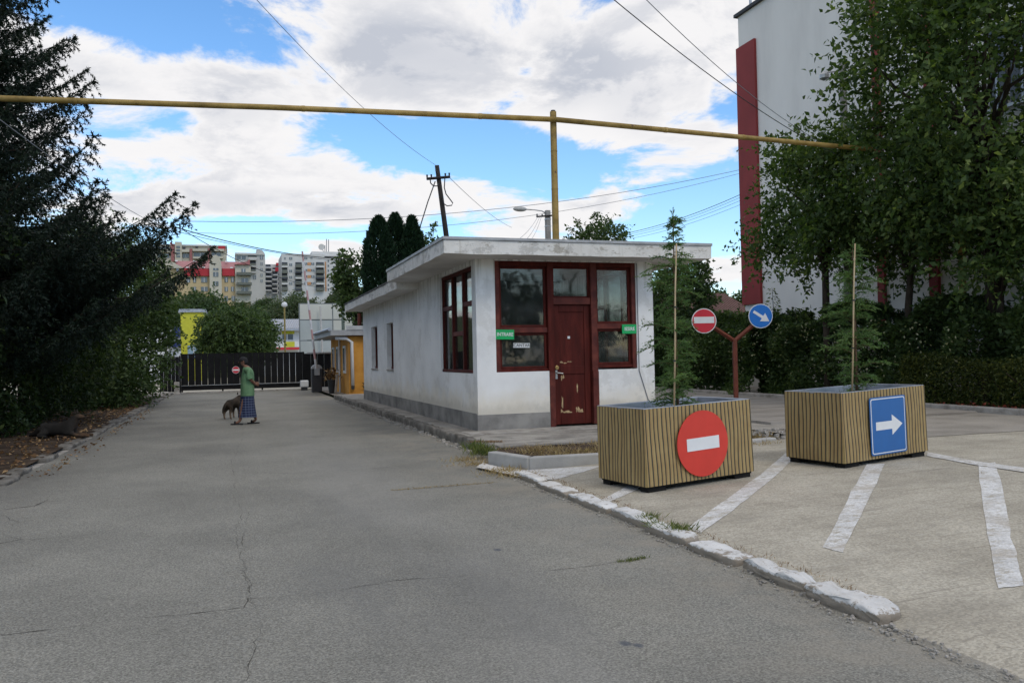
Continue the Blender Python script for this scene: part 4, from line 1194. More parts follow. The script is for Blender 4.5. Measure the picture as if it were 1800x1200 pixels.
def spruce(name, label, base, height, rad, seed, per=12, whorls=34, zmin=0.8, nl=0.055, nw=0.013):
    rng = np.random.default_rng(seed)
    t = thing(name, label, 'tree', base)
    wood = MB(); wood.tube([(0, 0, -0.1), (0, 0, height * 0.5), (0, 0, height)], [0.24, 0.14, 0.01], 9)
    boughs = MB()
    TA, TD, TL, TT = [], [], [], []
    for w in range(whorls):
        z = zmin + (height - zmin - 0.3) * (w / whorls) + rng.uniform(-0.15, 0.15)
        f = 1 - (z - zmin) / (height - zmin)
        R = np.interp(z, [2.8, 4.6, 5.3, 6.2, 7.2, 9.5, height], [4.2, 6.1, 5.6, 4.3, 3.8, 3.3, 0.2]) * rad / 6.3
        nb = 11 if f > 0.3 else 7
        a0 = rng.uniform(0, 6.28)
        for b in range(nb):
            an = a0 + 2 * PI * b / nb + rng.normal() * 0.2
            r = R * rng.uniform(0.72, 1.12)
            if r < 0.25: r = 0.25
            dh = np.array([math.cos(an), math.sin(an), 0.0]); sd = np.array([-dh[1], dh[0], 0])
            m = max(5, int(r / 0.16))
            pts = []
            for k in range(m + 1):
                u = k / m
                pts.append(dh * r * u + np.array([0, 0, z + r * (-0.30 * math.sin(u * 2.2) + 0.22 * u ** 3)]) + sd * 0.12 * math.sin(u * 3 + an) * r * 0.3)
            ww = pts[::max(1, m // 4)] + [pts[-1]]
            boughs.tube(ww, [0.022 * (1 - i / len(ww)) ** 1.5 * (0.5 + r / 6) + 0.003 for i in range(len(ww))], 5)
            tone = rng.uniform(0.15, 0.6)
            for k in range(max(1, int(m * 0.18)), m + 1):
                u = k / m
                p = pts[k]; tg = unit(pts[k] - pts[k - 1])
                sl = 0.55 * r * (1 - u) ** 0.7 * 0.55 + 0.16
                for sgn in (-1, 1):
                    sdir = unit(tg * 0.75 + sd * sgn * rng.uniform(0.6, 1.1) + np.array([0, 0, -0.15]))
                    ln = sl * rng.uniform(0.7, 1.2)
                    TA.append(p); TD.append(sdir); TL.append(ln); TT.append(tone + 0.2 * u)
                    ns = int(ln / 0.13)
                    for q_ in range(ns):
                        pp_ = p + sdir * ln * (q_ + 0.6) / (ns + 0.5)
                        TA.append(pp_); TD.append(unit(sdir * 0.45 + np.array([0, 0, -0.75]) + rng.normal(size=3) * 0.3)); TL.append(rng.uniform(0.14, 0.36)); TT.append(tone + 0.1 * u)
                TA.append(p - tg * 0.12); TD.append(tg); TL.append(0.2); TT.append(tone + 0.25)
    TA = np.array(TA); TD = np.array(TD); TL = np.array(TL); TT = np.array(TT)
    V, rn = needles(TA, TD, TL, per, nl, nw, rng, TT)
    me = mesh_np('needles', V, np.arange(len(V)).reshape(-1, 3), rn)
    link('needles', me, needle_spruce, t)['kind'] = 'stuff'
    boughs.build('branches', bark, t, smooth=True)['kind'] = 'stuff'
    wood.build('trunk', bark, t, smooth=True)
    return t


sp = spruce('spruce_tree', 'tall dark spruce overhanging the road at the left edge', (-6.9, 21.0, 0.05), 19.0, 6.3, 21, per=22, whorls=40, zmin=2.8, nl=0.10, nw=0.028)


def sapling(label, base, h, prof, seed, sparse=1.0, group=None):
    """young feathery conifer; prof = list of (height fraction, radius)"""
    rng = np.random.default_rng(seed)
    t = thing('conifer_sapling', label, 'sapling', base, group=group)
    hs = [a for a, _ in prof]; rs = [b for _, b in prof]
    wood = MB()
    lean = rng.normal(size=2) * 0.02
    wood.tube([(0, 0, -0.1), (lean[0], lean[1], h * 0.5), (0, 0, h)], [0.02, 0.014, 0.003], 7)
    TA, TD, TL, TT = [], [], [], []
    nb = int(140 * sparse)
    for b in range(nb):
        f = rng.uniform(0.01, 0.97) ** 0.92
        r = np.interp(f, hs, rs) * (rng.uniform(0.35, 0.95) if rng.uniform() < 0.8 else rng.uniform(1.0, 1.35))
        an = rng.uniform(0, 6.28)
        dh = np.array([math.cos(an), math.sin(an), 0])
        up = rng.uniform(0.15, 0.75)
        z = h * f
        m = max(4, int(r / 0.03))
        tone = rng.uniform(0.2, 0.65)
        prev = None
        pts = []
        for k in range(m + 1):
            u = k / m
            pts.append(np.array([0, 0, z]) + dh * r * u + np.array([0, 0, r * (up * u - 0.45 * u * u)]))
        wood.tube([pts[0], pts[m // 2], pts[-1]], [0.005, 0.0035, 0.0015], 4)
        sd = np.cross(dh, [0, 0, 1])
        for k in range(1, m + 1):
            u = k / m; tg = unit(pts[k] - pts[k - 1])
            for sgn in (-1, 1):
                ln = (0.05 + 0.10 * r * (1 - 0.4 * u) / 0.35) * rng.uniform(0.6, 1.2)
                dd = unit(tg * 0.9 + sd * sgn * 0.7 + rng.normal(size=3) * 0.35)
                TA.append(pts[k]); TD.append(dd); TL.append(ln); TT.append(tone + 0.25 * u)
            TA.append(pts[k - 1]); TD.append(tg); TL.append(0.05); TT.append(tone)
    for k in range(14):
        TA.append(np.array([0, 0, h - 0.02 - 0.015 * k])); TD.append(unit(np.array([rng.normal() * 0.4, rng.normal() * 0.4, 1]))); TL.append(0.08); TT.append(0.6)
    V, rn = needles(np.array(TA), np.array(TD), np.array(TL), 11, 0.032, 0.008, rng, np.array(TT), ang=0.55)
    link('foliage', mesh_np('foliage', V, np.arange(len(V)).reshape(-1, 3), rn), needle_sapling, t)
    wood.build('trunk', bark_light, t, smooth=True)
    return t


b1 = np.array(atd(1192, 730, 9.35)); b2 = np.array(atd(1506, 695, 10.35)); b1[2] = P1[2] + 0.68; b2[2] = P2[2] + 0.68
sapling('bushy young conifer growing in the no entry planter', tuple(b1), 2.42, [(0, 0.18), (0.08, 0.30), (0.3, 0.32), (0.5, 0.30), (0.66, 0.27), (0.78, 0.27), (0.84, 0.16), (0.92, 0.13), (1, 0.04)], 31, 1.1)
sapling('thin young conifer growing in the blue arrow planter', tuple(b2), 2.08, [(0, 0.10), (0.08, 0.20), (0.3, 0.36), (0.5, 0.40), (0.62, 0.24), (0.75, 0.25), (0.9, 0.16), (1, 0.06)], 32, 0.85)
def stake(label, P, top_px, bot_px, dep):
    a = np.array(atd(*bot_px, dep)); b = np.array(atd(*top_px, dep))
    o = MB(a).tube([a - np.array([0, 0, 0.12]), a + (b - a) * 0.35 + np.array([0.006, 0, 0]), a + (b - a) * 0.7 - np.array([0.005, 0, 0]), b], [0.0105, 0.010, 0.0092, 0.008], 8)
    kn = MB(a)
    o = o.build('bamboo_stake', stake_mat, smooth=True); o.location = tuple(a)
    tag(o, label, 'stake')
    for f in (0.3, 0.62):
        c = a + (b - a) * f; d_ = unit(b - a)
        MB(a).tube([c - d_ * 0.008, c + d_ * 0.008], 0.015, 8).build('tie', cable_black, o)
stake('tall bamboo stake tied to the bushy sapling in the no entry planter', P1, (1189, 428), (1184, 722), 9.05)
stake('bamboo stake beside the thin sapling in the blue arrow planter', P2, (1503, 428), (1497, 690), 10.1)
for P, seed in ((P1, 4), (P2, 5)):
    r_ = np.random.default_rng(seed); n = 160
    c = np.array(on_front(P, 0.62, 0.72, 0.42))
    p = c + np.stack([r_.normal(size=n) * 0.10, r_.normal(size=n) * 0.08, np.zeros(n)], 1)
    V, Fc, rr = leaf_arrays(p, unit(np.stack([r_.normal(size=n) * 0.6, r_.normal(size=n) * 0.6, np.ones(n)], 1)), r_.uniform(0.05, 0.2, n), r_.uniform(0.006, 0.016, n), r_.uniform(0, 1, n), r_)
    o = link('weeds', mesh_np('weeds', V - c, Fc, rr), grass_green); o.location = tuple(c)
    tag(o, ['green weeds at the foot of the bushy sapling', 'green weeds at the foot of the thin sapling'][seed - 4], 'weeds', kind='stuff')

# ================================================================== BROADLEAF TREES AND HEDGES
def T(name, label, x, y, ztop, rx, ry, zbot, n, mat, seed, leaf=0.12, r0=0.12, zb=0.0, group=None, twigs=7, leaves=9, **kw):
    cz = (ztop + zbot) / 2
    return broadleaf(name, label, (x, y, zb), ztop, (x, y, cz), (rx, ry, (ztop - zbot) / 2), n, twigs, leaves, leaf, mat, r0, seed, group=group, **kw)


# left side, near to far
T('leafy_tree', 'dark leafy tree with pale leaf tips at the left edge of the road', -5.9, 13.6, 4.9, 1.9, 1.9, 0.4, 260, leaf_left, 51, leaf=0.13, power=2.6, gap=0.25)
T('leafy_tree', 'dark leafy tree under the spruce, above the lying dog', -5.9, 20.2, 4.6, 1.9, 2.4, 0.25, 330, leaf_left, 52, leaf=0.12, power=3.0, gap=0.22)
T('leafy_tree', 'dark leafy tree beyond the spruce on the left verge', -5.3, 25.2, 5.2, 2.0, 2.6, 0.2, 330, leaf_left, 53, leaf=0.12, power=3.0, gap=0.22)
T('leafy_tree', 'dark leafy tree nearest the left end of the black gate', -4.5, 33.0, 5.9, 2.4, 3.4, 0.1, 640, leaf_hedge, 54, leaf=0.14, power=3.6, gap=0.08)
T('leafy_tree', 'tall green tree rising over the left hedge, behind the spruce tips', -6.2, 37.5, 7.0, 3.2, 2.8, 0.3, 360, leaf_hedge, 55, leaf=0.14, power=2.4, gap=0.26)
def hedge(label, x0, x1, y0, y1, h, mat, seed, n, leaf, bulge=0.15, z0=0.1, name='hedge'):
    rng = np.random.default_rng(seed)
    c = ((x0 + x1) / 2, (y0 + y1) / 2, z0)
    t = thing(name, label, 'hedge', c)
    # leaves crowd the outer skin
    u = rng.uniform(0, 1, n); v = rng.uniform(0, 1, n) ** 0.9; w = rng.uniform(0, 1, n)
    skin = rng.choice(3, n, p=(0.55, 0.2, 0.25))
    depth = rng.beta(1, 4, n) * 0.45
    top = h * (0.84 + 0.28 * value_noise(np.stack([u * (y1 - y0) * 1.6, u * 0, u * 0], 1), seed))
    X = np.where(skin == 0, x0 + depth, x0 + (x1 - x0) * w)
    Y_ = y0 + (y1 - y0) * np.where(skin == 2, np.where(w > 0.5, depth / 6, 1 - depth / 6), u)
    Z = np.where(skin == 1, top - depth, v * top)
    Pn = np.stack([X, Y_, z0 + Z], 1)
    bl = value_noise(np.stack([X * 1.5, Y_ * 1.5, Z * 2.3], 1), seed + 1)
    Pn[:, 0] -= (bl - 0.35) * bulge * 2.2
    Pn += rng.normal(size=(n, 3)) * 0.04
    d = unit(np.stack([-0.6 + rng.normal(size=n) * 0.6, rng.normal(size=n) * 0.7, rng.normal(size=n) * 0.6 + 0.1], 1))
    L = leaf * rng.uniform(0.6, 1.3, n)
    V, Fc, rr = leaf_arrays(Pn - np.array(c), d, L, L * 0.6, np.clip(rng.beta(1.5, 2.4, n) + (bl - 0.5) * 0.4, 0, 1), rng)
    link('leaves', mesh_np('leaves', V, Fc, rr), mat, t)
    m = MB(c)
    for k in range(int((y1 - y0) / 0.8)):
        yy_ = y0 + 0.4 + k * 0.8 + rng.uniform(-.1, .1); xm = (x0 + x1) / 2
        m.tube([(xm, yy_, z0 - 0.05), (xm + rng.normal() * 0.1, yy_ + rng.normal() * 0.1, z0 + h * 0.4), (xm + rng.normal() * 0.2, yy_ + rng.normal() * 0.2, z0 + h * 0.75)], [0.03, 0.02, 0.008], 5)
    m.build('stems', bark, t)['kind'] = 'stuff'
    return t


def hedge_left():
    # mirrored copy of the helper: its outer skin faces the road (+x)
    o = hedge('long dark hedge along the left verge under the trees', 4.75, 6.6, 11.5, 40, 2.3, leaf_left, 61, 30000, 0.12, bulge=0.3, z0=0.05)
    for ch in o.children:
        co = np.empty(len(ch.data.vertices) * 3, np.float32); ch.data.vertices.foreach_get('co', co); co[0::3] *= -1
        ch.data.vertices.foreach_set('co', co); ch.data.update()
    o.location.x = -o.location.x
hedge_left()
hedge('tall dark climbing hedge along the right side lane', 15.75, 17.4, 8.0, 22.3, 2.3, leaf_hedge, 62, 80000, 0.12, bulge=0.3, z0=0.15)
hedge('tall dark hedge behind the forked sign post', 15.3, 17.6, 21.7, 34, 2.4, leaf_hedge, 63, 56000, 0.13, bulge=0.35, z0=0.15)
hedge('low yellowish hedge at the right edge beyond the blue arrow planter', 15.02, 15.9, 8.2, 15.6, 1.12, leaf_low, 64, 22000, 0.055, bulge=0.12, z0=0.15)
# shrub shoots above the hedge, against the white building
for k, (px, py, hh) in enumerate(((1357, 505, 1.5), (1398, 540, 1.1), (1440, 560, 0.8))):
    b = np.array(atx(px, py, 16.2)); rng = np.random.default_rng(70 + k)
    base = np.array([16.2, b[1], b[2] - hh])
    t = thing('leafy_shoot', ['tallest leafy shoot above the hedge by the blue round sign', 'middle leafy shoot above the hedge against the white wall', 'shortest leafy shoot above the hedge against the white wall'][k], 'plant', tuple(base))
    MB().tube([(0, 0, -0.6), (0.05, 0.02, hh * 0.5), (0, 0, hh)], [0.018, 0.012, 0.004], 6).build('stem', bark, t)
    n = 130
    f = rng.uniform(0.0, 1, n); an = rng.uniform(0, 6.28, n); rr_ = (0.42 - 0.3 * f) * rng.uniform(0.2, 1, n)
    p = np.stack([np.cos(an) * rr_, np.sin(an) * rr_, f * hh - rr_ * 0.2], 1)
    d = unit(np.stack([np.cos(an), np.sin(an), -0.35 + rng.normal(size=n) * 0.3], 1))
    L = rng.uniform(0.08, 0.16, n)
    V, Fc, r2_ = leaf_arrays(p, d, L, L * 0.45, rng.uniform(0.2, 1, n), rng)
    link('leaves', mesh_np('leaves', V, Fc, r2_), leaf_right, t)

# pale flower clusters of the climber
fl = np.random.default_rng(75); n = 900
pyk = fl.uniform(14, 26, n); c = value_noise(np.stack([pyk * 2, pyk * 0, pyk * 0], 1), 3)
p = np.stack([15.25 - fl.uniform(0.05, 0.42, n), pyk, 0.8 + 1.5 * fl.uniform(0, 1, n)], 1)
p = p[value_noise(p * 3.1, 8) > 0.62]
n = len(p)
flower_mat = foliage_mat('flower_pale', (0.20, 0.20, 0.11), (0.32, 0.32, 0.19), (0.46, 0.45, 0.30), trans=0.2)
V, Fc, rr = leaf_arrays(p - np.array([15, 20, 1]), unit(fl.normal(size=(n, 3)) + np.array([-0.6, 0, 0.3])), fl.uniform(0.04, 0.09, n), fl.uniform(0.03, 0.06, n), fl.uniform(0, 1, n), fl)
o = link('climber_flowers', mesh_np('climber_flowers', V, Fc, rr), flower_mat); o.location = (15, 20, 1)
tag(o, 'pale flower clusters scattered over the dark right-hand hedge', 'flowers', kind='stuff')
p = np.stack([fl.uniform(14.75, 15.2, 260), 12.4 + np.abs(fl.normal(size=260)) * 1.1, fl.uniform(0.2, 0.32, 260)], 1)
V, Fc, rr = leaf_arrays(p - np.array([15, 13, .2]), unit(fl.normal(size=(260, 3))), fl.uniform(0.04, 0.08, 260), fl.uniform(0.03, 0.06, 260), fl.uniform(0, 1, 260), fl)
o = link('red_leaves', mesh_np('red_leaves', V, Fc, rr), flower_red); o.location = (15, 13, .2)
tag(o, 'fallen red leaves at the foot of the low right-hand hedge', 'leaves', kind='stuff')

# right-hand trees in front of the white building
rt_kw = dict(twigs=9, leaves=11, power=2.1)
def TR(label, px, py, x, rx, ry, rz, n, seed, r0, lean=0.0, gap=0.38, leaf=0.148, tl=0.9):
    c = np.array(atx(px, py, x))
    base = (c[0] + lean, c[1], 0.2)
    t = thing('leafy_tree', label, 'tree', base, group='trees along the right side lane')
    rng = np.random.default_rng(seed)
    me, C = crown_mesh('crown', c - np.array(base), (rx, ry, rz), n, 9, 10, leaf, seed, gap=gap, droop=0.12, shell=0.55, twig_len=tl)
    link('crown', me, leaf_right, t)
    mb = MB(); limbs(mb, (0, 0, -0.1), c - np.array(base) + np.array([0, 0, -rz * 0.15]), C, r0, rng, 26)
    mb.build('trunk', bark, t, smooth=True)
TR('leafy tree over the thin sapling, its branches reaching left to the red pilaster', 1448, 345, 15.5, 1.7, 3.0, 1.5, 165, 81, 0.11)
TR('largest leafy tree at the right edge, filling the top right corner', 1722, 150, 15.9, 2.3, 2.9, 3.6, 370, 82, 0.15)
TR('leafy tree low down at the right edge above the low hedge', 1765, 400, 16.5, 1.7, 1.6, 1.6, 60, 83, 0.08, gap=0.42)
TR('leafy tree between the two red pilasters of the white building', 1610, 345, 16.6, 1.7, 2.2, 1.9, 85, 84, 0.10, gap=0.42)

# ================================================================== BIG WHITE BUILDING ON THE RIGHT
WX = 18.6
big = thing('white_building', 'tall white rendered building with red pilasters behind the right-hand trees', 'building', (WX, 20, 0))
WO = (WX, 20, 0)
yfar = atx(1304, 300, WX)[1]
ztop = atx(1293, 34, WX)[2]
MB(WO).box(WX, WX + 14, 6.0, yfar, 0, ztop).build('wall', bldg_white, big)
MB(WO).box(WX - 0.12, WX + 14.1, 5.9, yfar + 0.12, ztop + 0.002, ztop + 0.12).build('roof_edge', cable_black, big)
def pil(pxa, pxb, za, zb, nm='pilaster'):
    ya, yb = atx(pxa, 300, WX)[1], atx(pxb, 300, WX)[1]
    MB(WO).box(WX - 0.10, WX + 0.05, min(ya, yb), max(ya, yb), za, zb).build(nm, bldg_red, big)
zb1 = atx(1330, 533, WX - 0.2)[2]; zt1 = atx(1300, 80, WX - 0.2)[2]
ya = yfar + 0.1
MB(WO).box(WX - 0.10, WX + 0.05, atx(1331, 300, WX - 0.10)[1], yfar + 0.05, zb1, zt1).build('pilaster', bldg_red, big)
pil(1541, 1553, 2.0, ztop - 0.01); pil(1632, 1648, 2.0, ztop - 0.01)
win_d = flat('dark_window_band', (0.05, 0.06, 0.07), rough=0.2, spec=0.5)
for k in range(3):
    for (pa, pb) in ((1745, 1775), (1782, 1830)):
        y0_, y1_ = sorted((atx(pa, 300, WX)[1], atx(pb, 300, WX)[1]))
        z0_ = 4.0 + k * 3.6
        w = MB(WO).box(WX - 0.04, WX + 0.03, y0_, y1_, z0_, z0_ + 2.0).build('window', win_d, big)
        MB(WO).box(WX - 0.10, WX - 0.041, y0_ - 0.06, y1_ + 0.06, z0_ - 0.08, z0_).build('sill', steel, w)
        MB(WO).box(WX - 0.07, WX - 0.041, (y0_ + y1_) / 2 - 0.03, (y0_ + y1_) / 2 + 0.03, z0_, z0_ + 2.0).build('mullion', galv, w)
yb0, yb1 = sorted((atx(1580, 300, WX)[1], atx(1660, 300, WX)[1]))
b_ = MB(WO).box(WX - 0.03, WX + 0.03, yb0, yb1, 1.0, atx(1600, 541, WX)[2]).build('basement_window', win_d, big)
# wall lamp and its concrete pole before the building
lp = np.array(atx(1449, 152, 16.0))
wlamp = thing('street_lamp', 'small lamp head among the leaves on a concrete pole before the white building', 'street lamp', (lp[0] + 0.45, lp[1], 0.2))
MB().tube([(0.2, 0, -0.1), (0.2, 0, lp[2] + 0.55)], [0.14, 0.10], 10).build('pole', pole_concrete, wlamp)
MB().tube([(0.2, 0, lp[2] + 0.1), (-0.1, 0, lp[2] + 0.25), (-0.4, 0, lp[2] + 0.2)], 0.025, 6).build('arm', steel, wlamp)
MB().lathe([(0.02, -0.16), (0.13, -0.1), (0.14, 0.0), (0.06, 0.08), (0.02, 0.1)], (-0.45, 0, lp[2] + 0.12), 12).build('lamp_head', steel, wlamp)
MB(WO).tube([(WX + 0.3, yfar - 0.4, ztop), (WX + 0.3, yfar - 0.4, ztop + 0.9)], 0.05, 6).tube([(WX + 0.3, yfar - 0.4, ztop + 0.85), (WX + 0.3, 12, ztop + 0.85)], 0.04, 6).build('roof_rail', steel, big)
# brown roofed house behind the hedge
hb = 42.0
hx0, hx1 = aty(1215, 530, hb)[0], aty(1330, 530, hb)[0]
hz0, hz1 = aty(1270, 560, hb)[2], aty(1270, 519, hb)[2]
hs = thing('low_house', 'low house with brown tiled roof seen beyond the sign post', 'house', ((hx0 + hx1) / 2, hb + 2, 0))
HO = ((hx0 + hx1) / 2, hb + 2, 0)
roofm = material('brown_tiles', [(0.15, 0.085, 0.075), (0.20, 0.12, 0.105)], scale=3, rough=0.85, detail=6)
MB(HO).box(hx0, hx1, hb + 0.3, hb + 7.7, 0.0, hz0).build('wall', flat('house_wall', (0.42, 0.38, 0.33), rough=0.9), hs)
m = MB(HO).prism([(hb - 0.2, hz0), (hb + 4, hz1 + 0.4), (hb + 8.2, hz0)], 'x', hx0 - 0.4, hx1 + 0.4).build('roof', roofm, hs)
for k in range(26):
    x = hx0 - 0.3 + k * (hx1 - hx0 + 0.6) / 25
    MB(HO).tube([(x, hb - 0.2, hz0 + 0.03), (x, hb + 4, hz1 + 0.43)], 0.05, 5).build('tile_row', roofm, m)

# ================================================================== GATE, BARRIER, KIOSK
GY = 44.7
gx0, gx1 = aty(320, 690, GY)[0], aty(531, 690, GY)[0]
gz1 = aty(430, 620, GY)[2]
gate = thing('sliding_gate', 'long black sliding gate of vertical boards across the road', 'gate', ((gx0 + gx1) / 2, GY, 0))
GO = ((gx0 + gx1) / 2, GY, 0)
nb = 19
bw = (gx1 - gx0) / nb
for k in range(nb):
    gap = 0.008 + 0.016 * random.random()
    MB(GO).box(gx0 + k * bw + gap / 2, gx0 + (k + 1) * bw - gap / 2, GY - 0.012 - 0.01 * (k % 2), GY + 0.012, 0.40, gz1 - 0.05 + random.uniform(-0.01, 0.01)).build('board', black_paint, gate)
MB(GO).box(gx0 - 0.04, gx1 + 0.04, GY + 0.03, GY + 0.09, 0.14, 0.38).build('bottom_beam', black_paint, gate)
MB(GO).box(gx0 - 0.04, gx1 + 0.04, GY + 0.015, GY + 0.075, gz1 - 0.06, gz1).build('top_rail', black_paint, gate)
MB(GO).box(gx0 - 0.04, gx1 + 0.04, GY - 0.03, GY + 0.03, 0.37, 0.395).build('rail_edge', steel, gate)
for k in (0.0, 0.33, 0.66, 1.0):
    x = gx0 + (gx1 - gx0) * k
    MB(GO).box(x - 0.04, x + 0.04, GY + 0.095, GY + 0.15, 0.06, gz1).build('frame_post', black_paint, gate)
tag(MB().box(gx0 - 1.2, gx1 + 0.6, GY - 0.18, GY + 0.12, -0.02, 0.05).build('gate_sill', kerb_mat), kind='structure')
gs = np.array(aty(414.5, 650, GY - 0.03))
gsn = thing('no_entry_sign', 'little round no entry sign on the black sliding gate', 'sign', tuple(gs))
MB().disc((0, 0), 0.185, 'y', -0.012, -0.004, 28).build('disc', sign_white, gsn)
MB().disc((0, 0), 0.168, 'y', -0.016, -0.0125, 28).build('field', sign_crimson, gsn)
MB().box(-0.15, 0.15, -0.020, -0.0165, -0.04, 0.04).build('bar', sign_white, gsn)
# side panels left and right of the gate
fl_ = thing('side_fence', 'short black fence panel left of the sliding gate', 'fence', (gx0 - 0.7, GY - 0.4, 0))
fx0 = aty(281, 690, GY - 0.4)[0]; fz = aty(300, 627, GY - 0.4)[2]
nbd = 5
for k in range(nbd):
    a = fx0 + (gx0 - 0.1 - fx0) * k / nbd; b = fx0 + (gx0 - 0.1 - fx0) * (k + 1) / nbd
    MB((gx0 - 0.7, GY - 0.4, 0)).box(a + 0.004, b - 0.004, GY - 0.42, GY - 0.39, 0.1, fz).build('board', black_paint, fl_)
MB((gx0 - 0.7, GY - 0.4, 0)).box(fx0, gx0 - 0.1, GY - 0.38, GY - 0.33, fz - 0.2, fz - 0.1).build('rail', black_paint, fl_)
MB((gx0 - 0.7, GY - 0.4, 0)).box(gx0 - 0.098, gx0 - 0.02, GY - 0.45, GY - 0.35, 0.0, fz + 0.05).build('post', black_paint, fl_)
fr_ = thing('side_fence', 'dark fence panel right of the gate behind the barrier box', 'fence', (gx1 + 1.0, GY + 0.2, 0))
fx1 = aty(600, 690, GY + 0.2)[0]
fz2 = aty(550, 621, GY + 0.2)[2]
for k in range(6):
    a = gx1 + 0.15 + (fx1 - gx1) * k / 6; b = gx1 + 0.15 + (fx1 - gx1) * (k + 1) / 6
    MB((gx1 + 1.0, GY + 0.2, 0)).box(a + 0.004, b - 0.004, GY + 0.18, GY + 0.22, 0.1, fz2).build('board', black_paint, fr_)
MB((gx1 + 1.0, GY + 0.2, 0)).box(gx1 + 0.05, gx1 + 0.148, GY + 0.1, GY + 0.2, 0.0, fz2 + 0.1).build('post', black_paint, fr_)
MB((gx1 + 1.0, GY + 0.2, 0)).box(gx1 + 0.3, fx1, GY + 0.1, GY + 0.179, fz2 - 0.02, fz2 + 0.06).build('rail', steel, fr_)
# short white bollard, white motor box
bo = np.array(gr(311, 692, 0.03))
o = thing('bollard', 'short pale concrete bollard by the left end of the gate', 'bollard', tuple(bo))
MB().box(-0.12, 0.12, -0.12, 0.12, -0.05, 0.58).build('shaft', kerb_mat, o, bevel=0.03); MB().box(-0.16, 0.16, -0.16, 0.16, -0.05, 0.06).build('foot', kerb_mat, o, bevel=0.02)
mbx = np.array(gr(535, 684, 0.05))
o = thing('motor_box', 'small white gate motor box left of the barrier', 'box', tuple(mbx))
MB().box(-0.2, 0.2, -0.18, 0.18, 0.12, 0.46).build('cover', sign_white, o, bevel=0.04); MB().box(-0.15, 0.15, -0.15, 0.15, -0.05, 0.12).build('foot', cable_black, o)
# barrier
bp = np.array(gr(557, 687, 0.08))
ba = thing('barrier_gate', 'grey barrier box with raised red and white boom', 'barrier', tuple(bp))
grey_box = flat('barrier_grey', (0.045, 0.045, 0.05), rough=0.5)
MB().box(-0.23, 0.23, -0.2, 0.2, -0.05, 1.05).build('housing', grey_box, ba, bevel=0.02)
m = MB().prism([(0.245 * math.cos(a_), 1.052 + 0.2 * math.sin(a_)) for a_ in np.linspace(0, PI, 12)], 'y', -0.21, 0.21)
m.build('cap', flat('barrier_cap', (0.38, 0.38, 0.38), rough=0.5), ba)
bt = np.array(aty(530.5, 443, bp[1])) - bp; bb = np.array(aty(555, 648, bp[1])) - bp
bb = bb + np.array([0, -0.26, 0]); bt = bt + np.array([0, -0.26, 0])
nseg = 12
for k in range(nseg):
    a = bb + (bt - bb) * k / nseg; b = bb + (bt - bb) * (k + 1) / nseg
    MB().tube([a, b], 0.052 - 0.014 * k / nseg, 8).build('boom_segment', flat('boom_%d' % (k % 2), [(0.62, 0.62, 0.64), (0.50, 0.30, 0.30)][k % 2], rough=0.5) if ('boom_%d' % (k % 2)) not in MATS else MATS['boom_%d' % (k % 2)], ba)
MB().box(-0.12, 0.12, -0.29, -0.21, 0.75, 1.05).build('boom_mount', steel, ba)

# ochre kiosk
KX, KY0, KY1 = 4.56, 34.6, 41.0
kz0, kz1 = 0.05, 2.50
ko = thing('ochre_kiosk', 'small ochre kiosk with white windows and flat roof beyond the booth', 'kiosk', (KX, KY0, 0.05))
KO = (KX, KY0, 0.05)
ochre = material('ochre_render', [(0.42, 0.19, 0.035), (0.54, 0.26, 0.05), (0.60, 0.31, 0.07)], scale=1.5, detail=8, rough=0.9, bump=0.2, bscale=40)
white_pvc = flat('white_pvc', (0.68, 0.69, 0.70), rough=0.4, var=0.05)
MB(KO).box(KX, KX + 4.4, KY0, KY1, kz0, kz1).build('wall', ochre, ko)
rf = MB(KO).box(KX - 0.75, KX + 4.6, KY0 - 0.25, KY1 + 0.4, kz1 + 0.03, kz1 + 0.25).build('roof', flat('kiosk_roof', (0.34, 0.35, 0.36), rough=0.6), ko)
MB(KO).box(KX - 0.1, KX + 4.65, KY0 - 0.28, KY0 - 0.2, kz1 + 0.252, kz1 + 0.42).build('parapet', flat('kiosk_fascia', (0.42, 0.43, 0.44), rough=0.6), rf)
MB(KO).tube([(KX - 0.80, KY0 - 0.3, kz1 + 0.28), (KX - 0.80, KY1 + 0.4, kz1 + 0.30)], 0.07, 8).build('gutter', galv, rf)
MB(KO).tube([(KX - 0.55, KY0 - 0.05, kz1 - 0.08), (KX - 0.1, KY0 - 0.07, kz1 - 0.1), (KX + 0.12, KY0 - 0.08, kz1 - 0.25), (KX + 0.14, KY0 - 0.08, 0.45)], 0.07, 10).build('downpipe', white_pvc, ko, smooth=True)
MB(KO).box(KX + 0.08, KX + 0.2, KY0 - 0.14, KY0 - 0.02, 0.30, 0.46).build('pipe_shoe', cable_black, ko)
def kwin(x0, x1, y0, y1, z0, z1, face):
    w = MB(KO)
    if face == 'x':
        w.box(x0 - 0.05, x0 + 0.02, y0, y1, z0, z1); w = w.build('window', white_pvc, ko)
        MB(KO).box(x0 - 0.056, x0 - 0.051, y0 + 0.1, y1 - 0.1, z0 + 0.12, z1 - 0.1).build('pane', far_glass, w)
    else:
        w.box(x0, x1, y0 - 0.05, y0 + 0.02, z0, z1); w = w.build('window', white_pvc, ko)
        MB(KO).box(x0 + 0.09, x1 - 0.09, y0 - 0.056, y0 - 0.051, z0 + 0.09, z1 - 0.09).build('pane', far_glass, w)
kwin(KX, 0, 35.45, 36.15, 0.95, 2.12, 'x'); kwin(KX, 0, 37.9, 38.6, 0.95, 2.12, 'x'); kwin(KX, 0, 39.5, 40.2, 0.95, 2.12, 'x')
MB(KO).tube([(KX - 0.06, 37.2, 0.1), (KX - 0.06, 37.2, 2.45)], 0.045, 8).build('wall_pipe', white_pvc, ko)
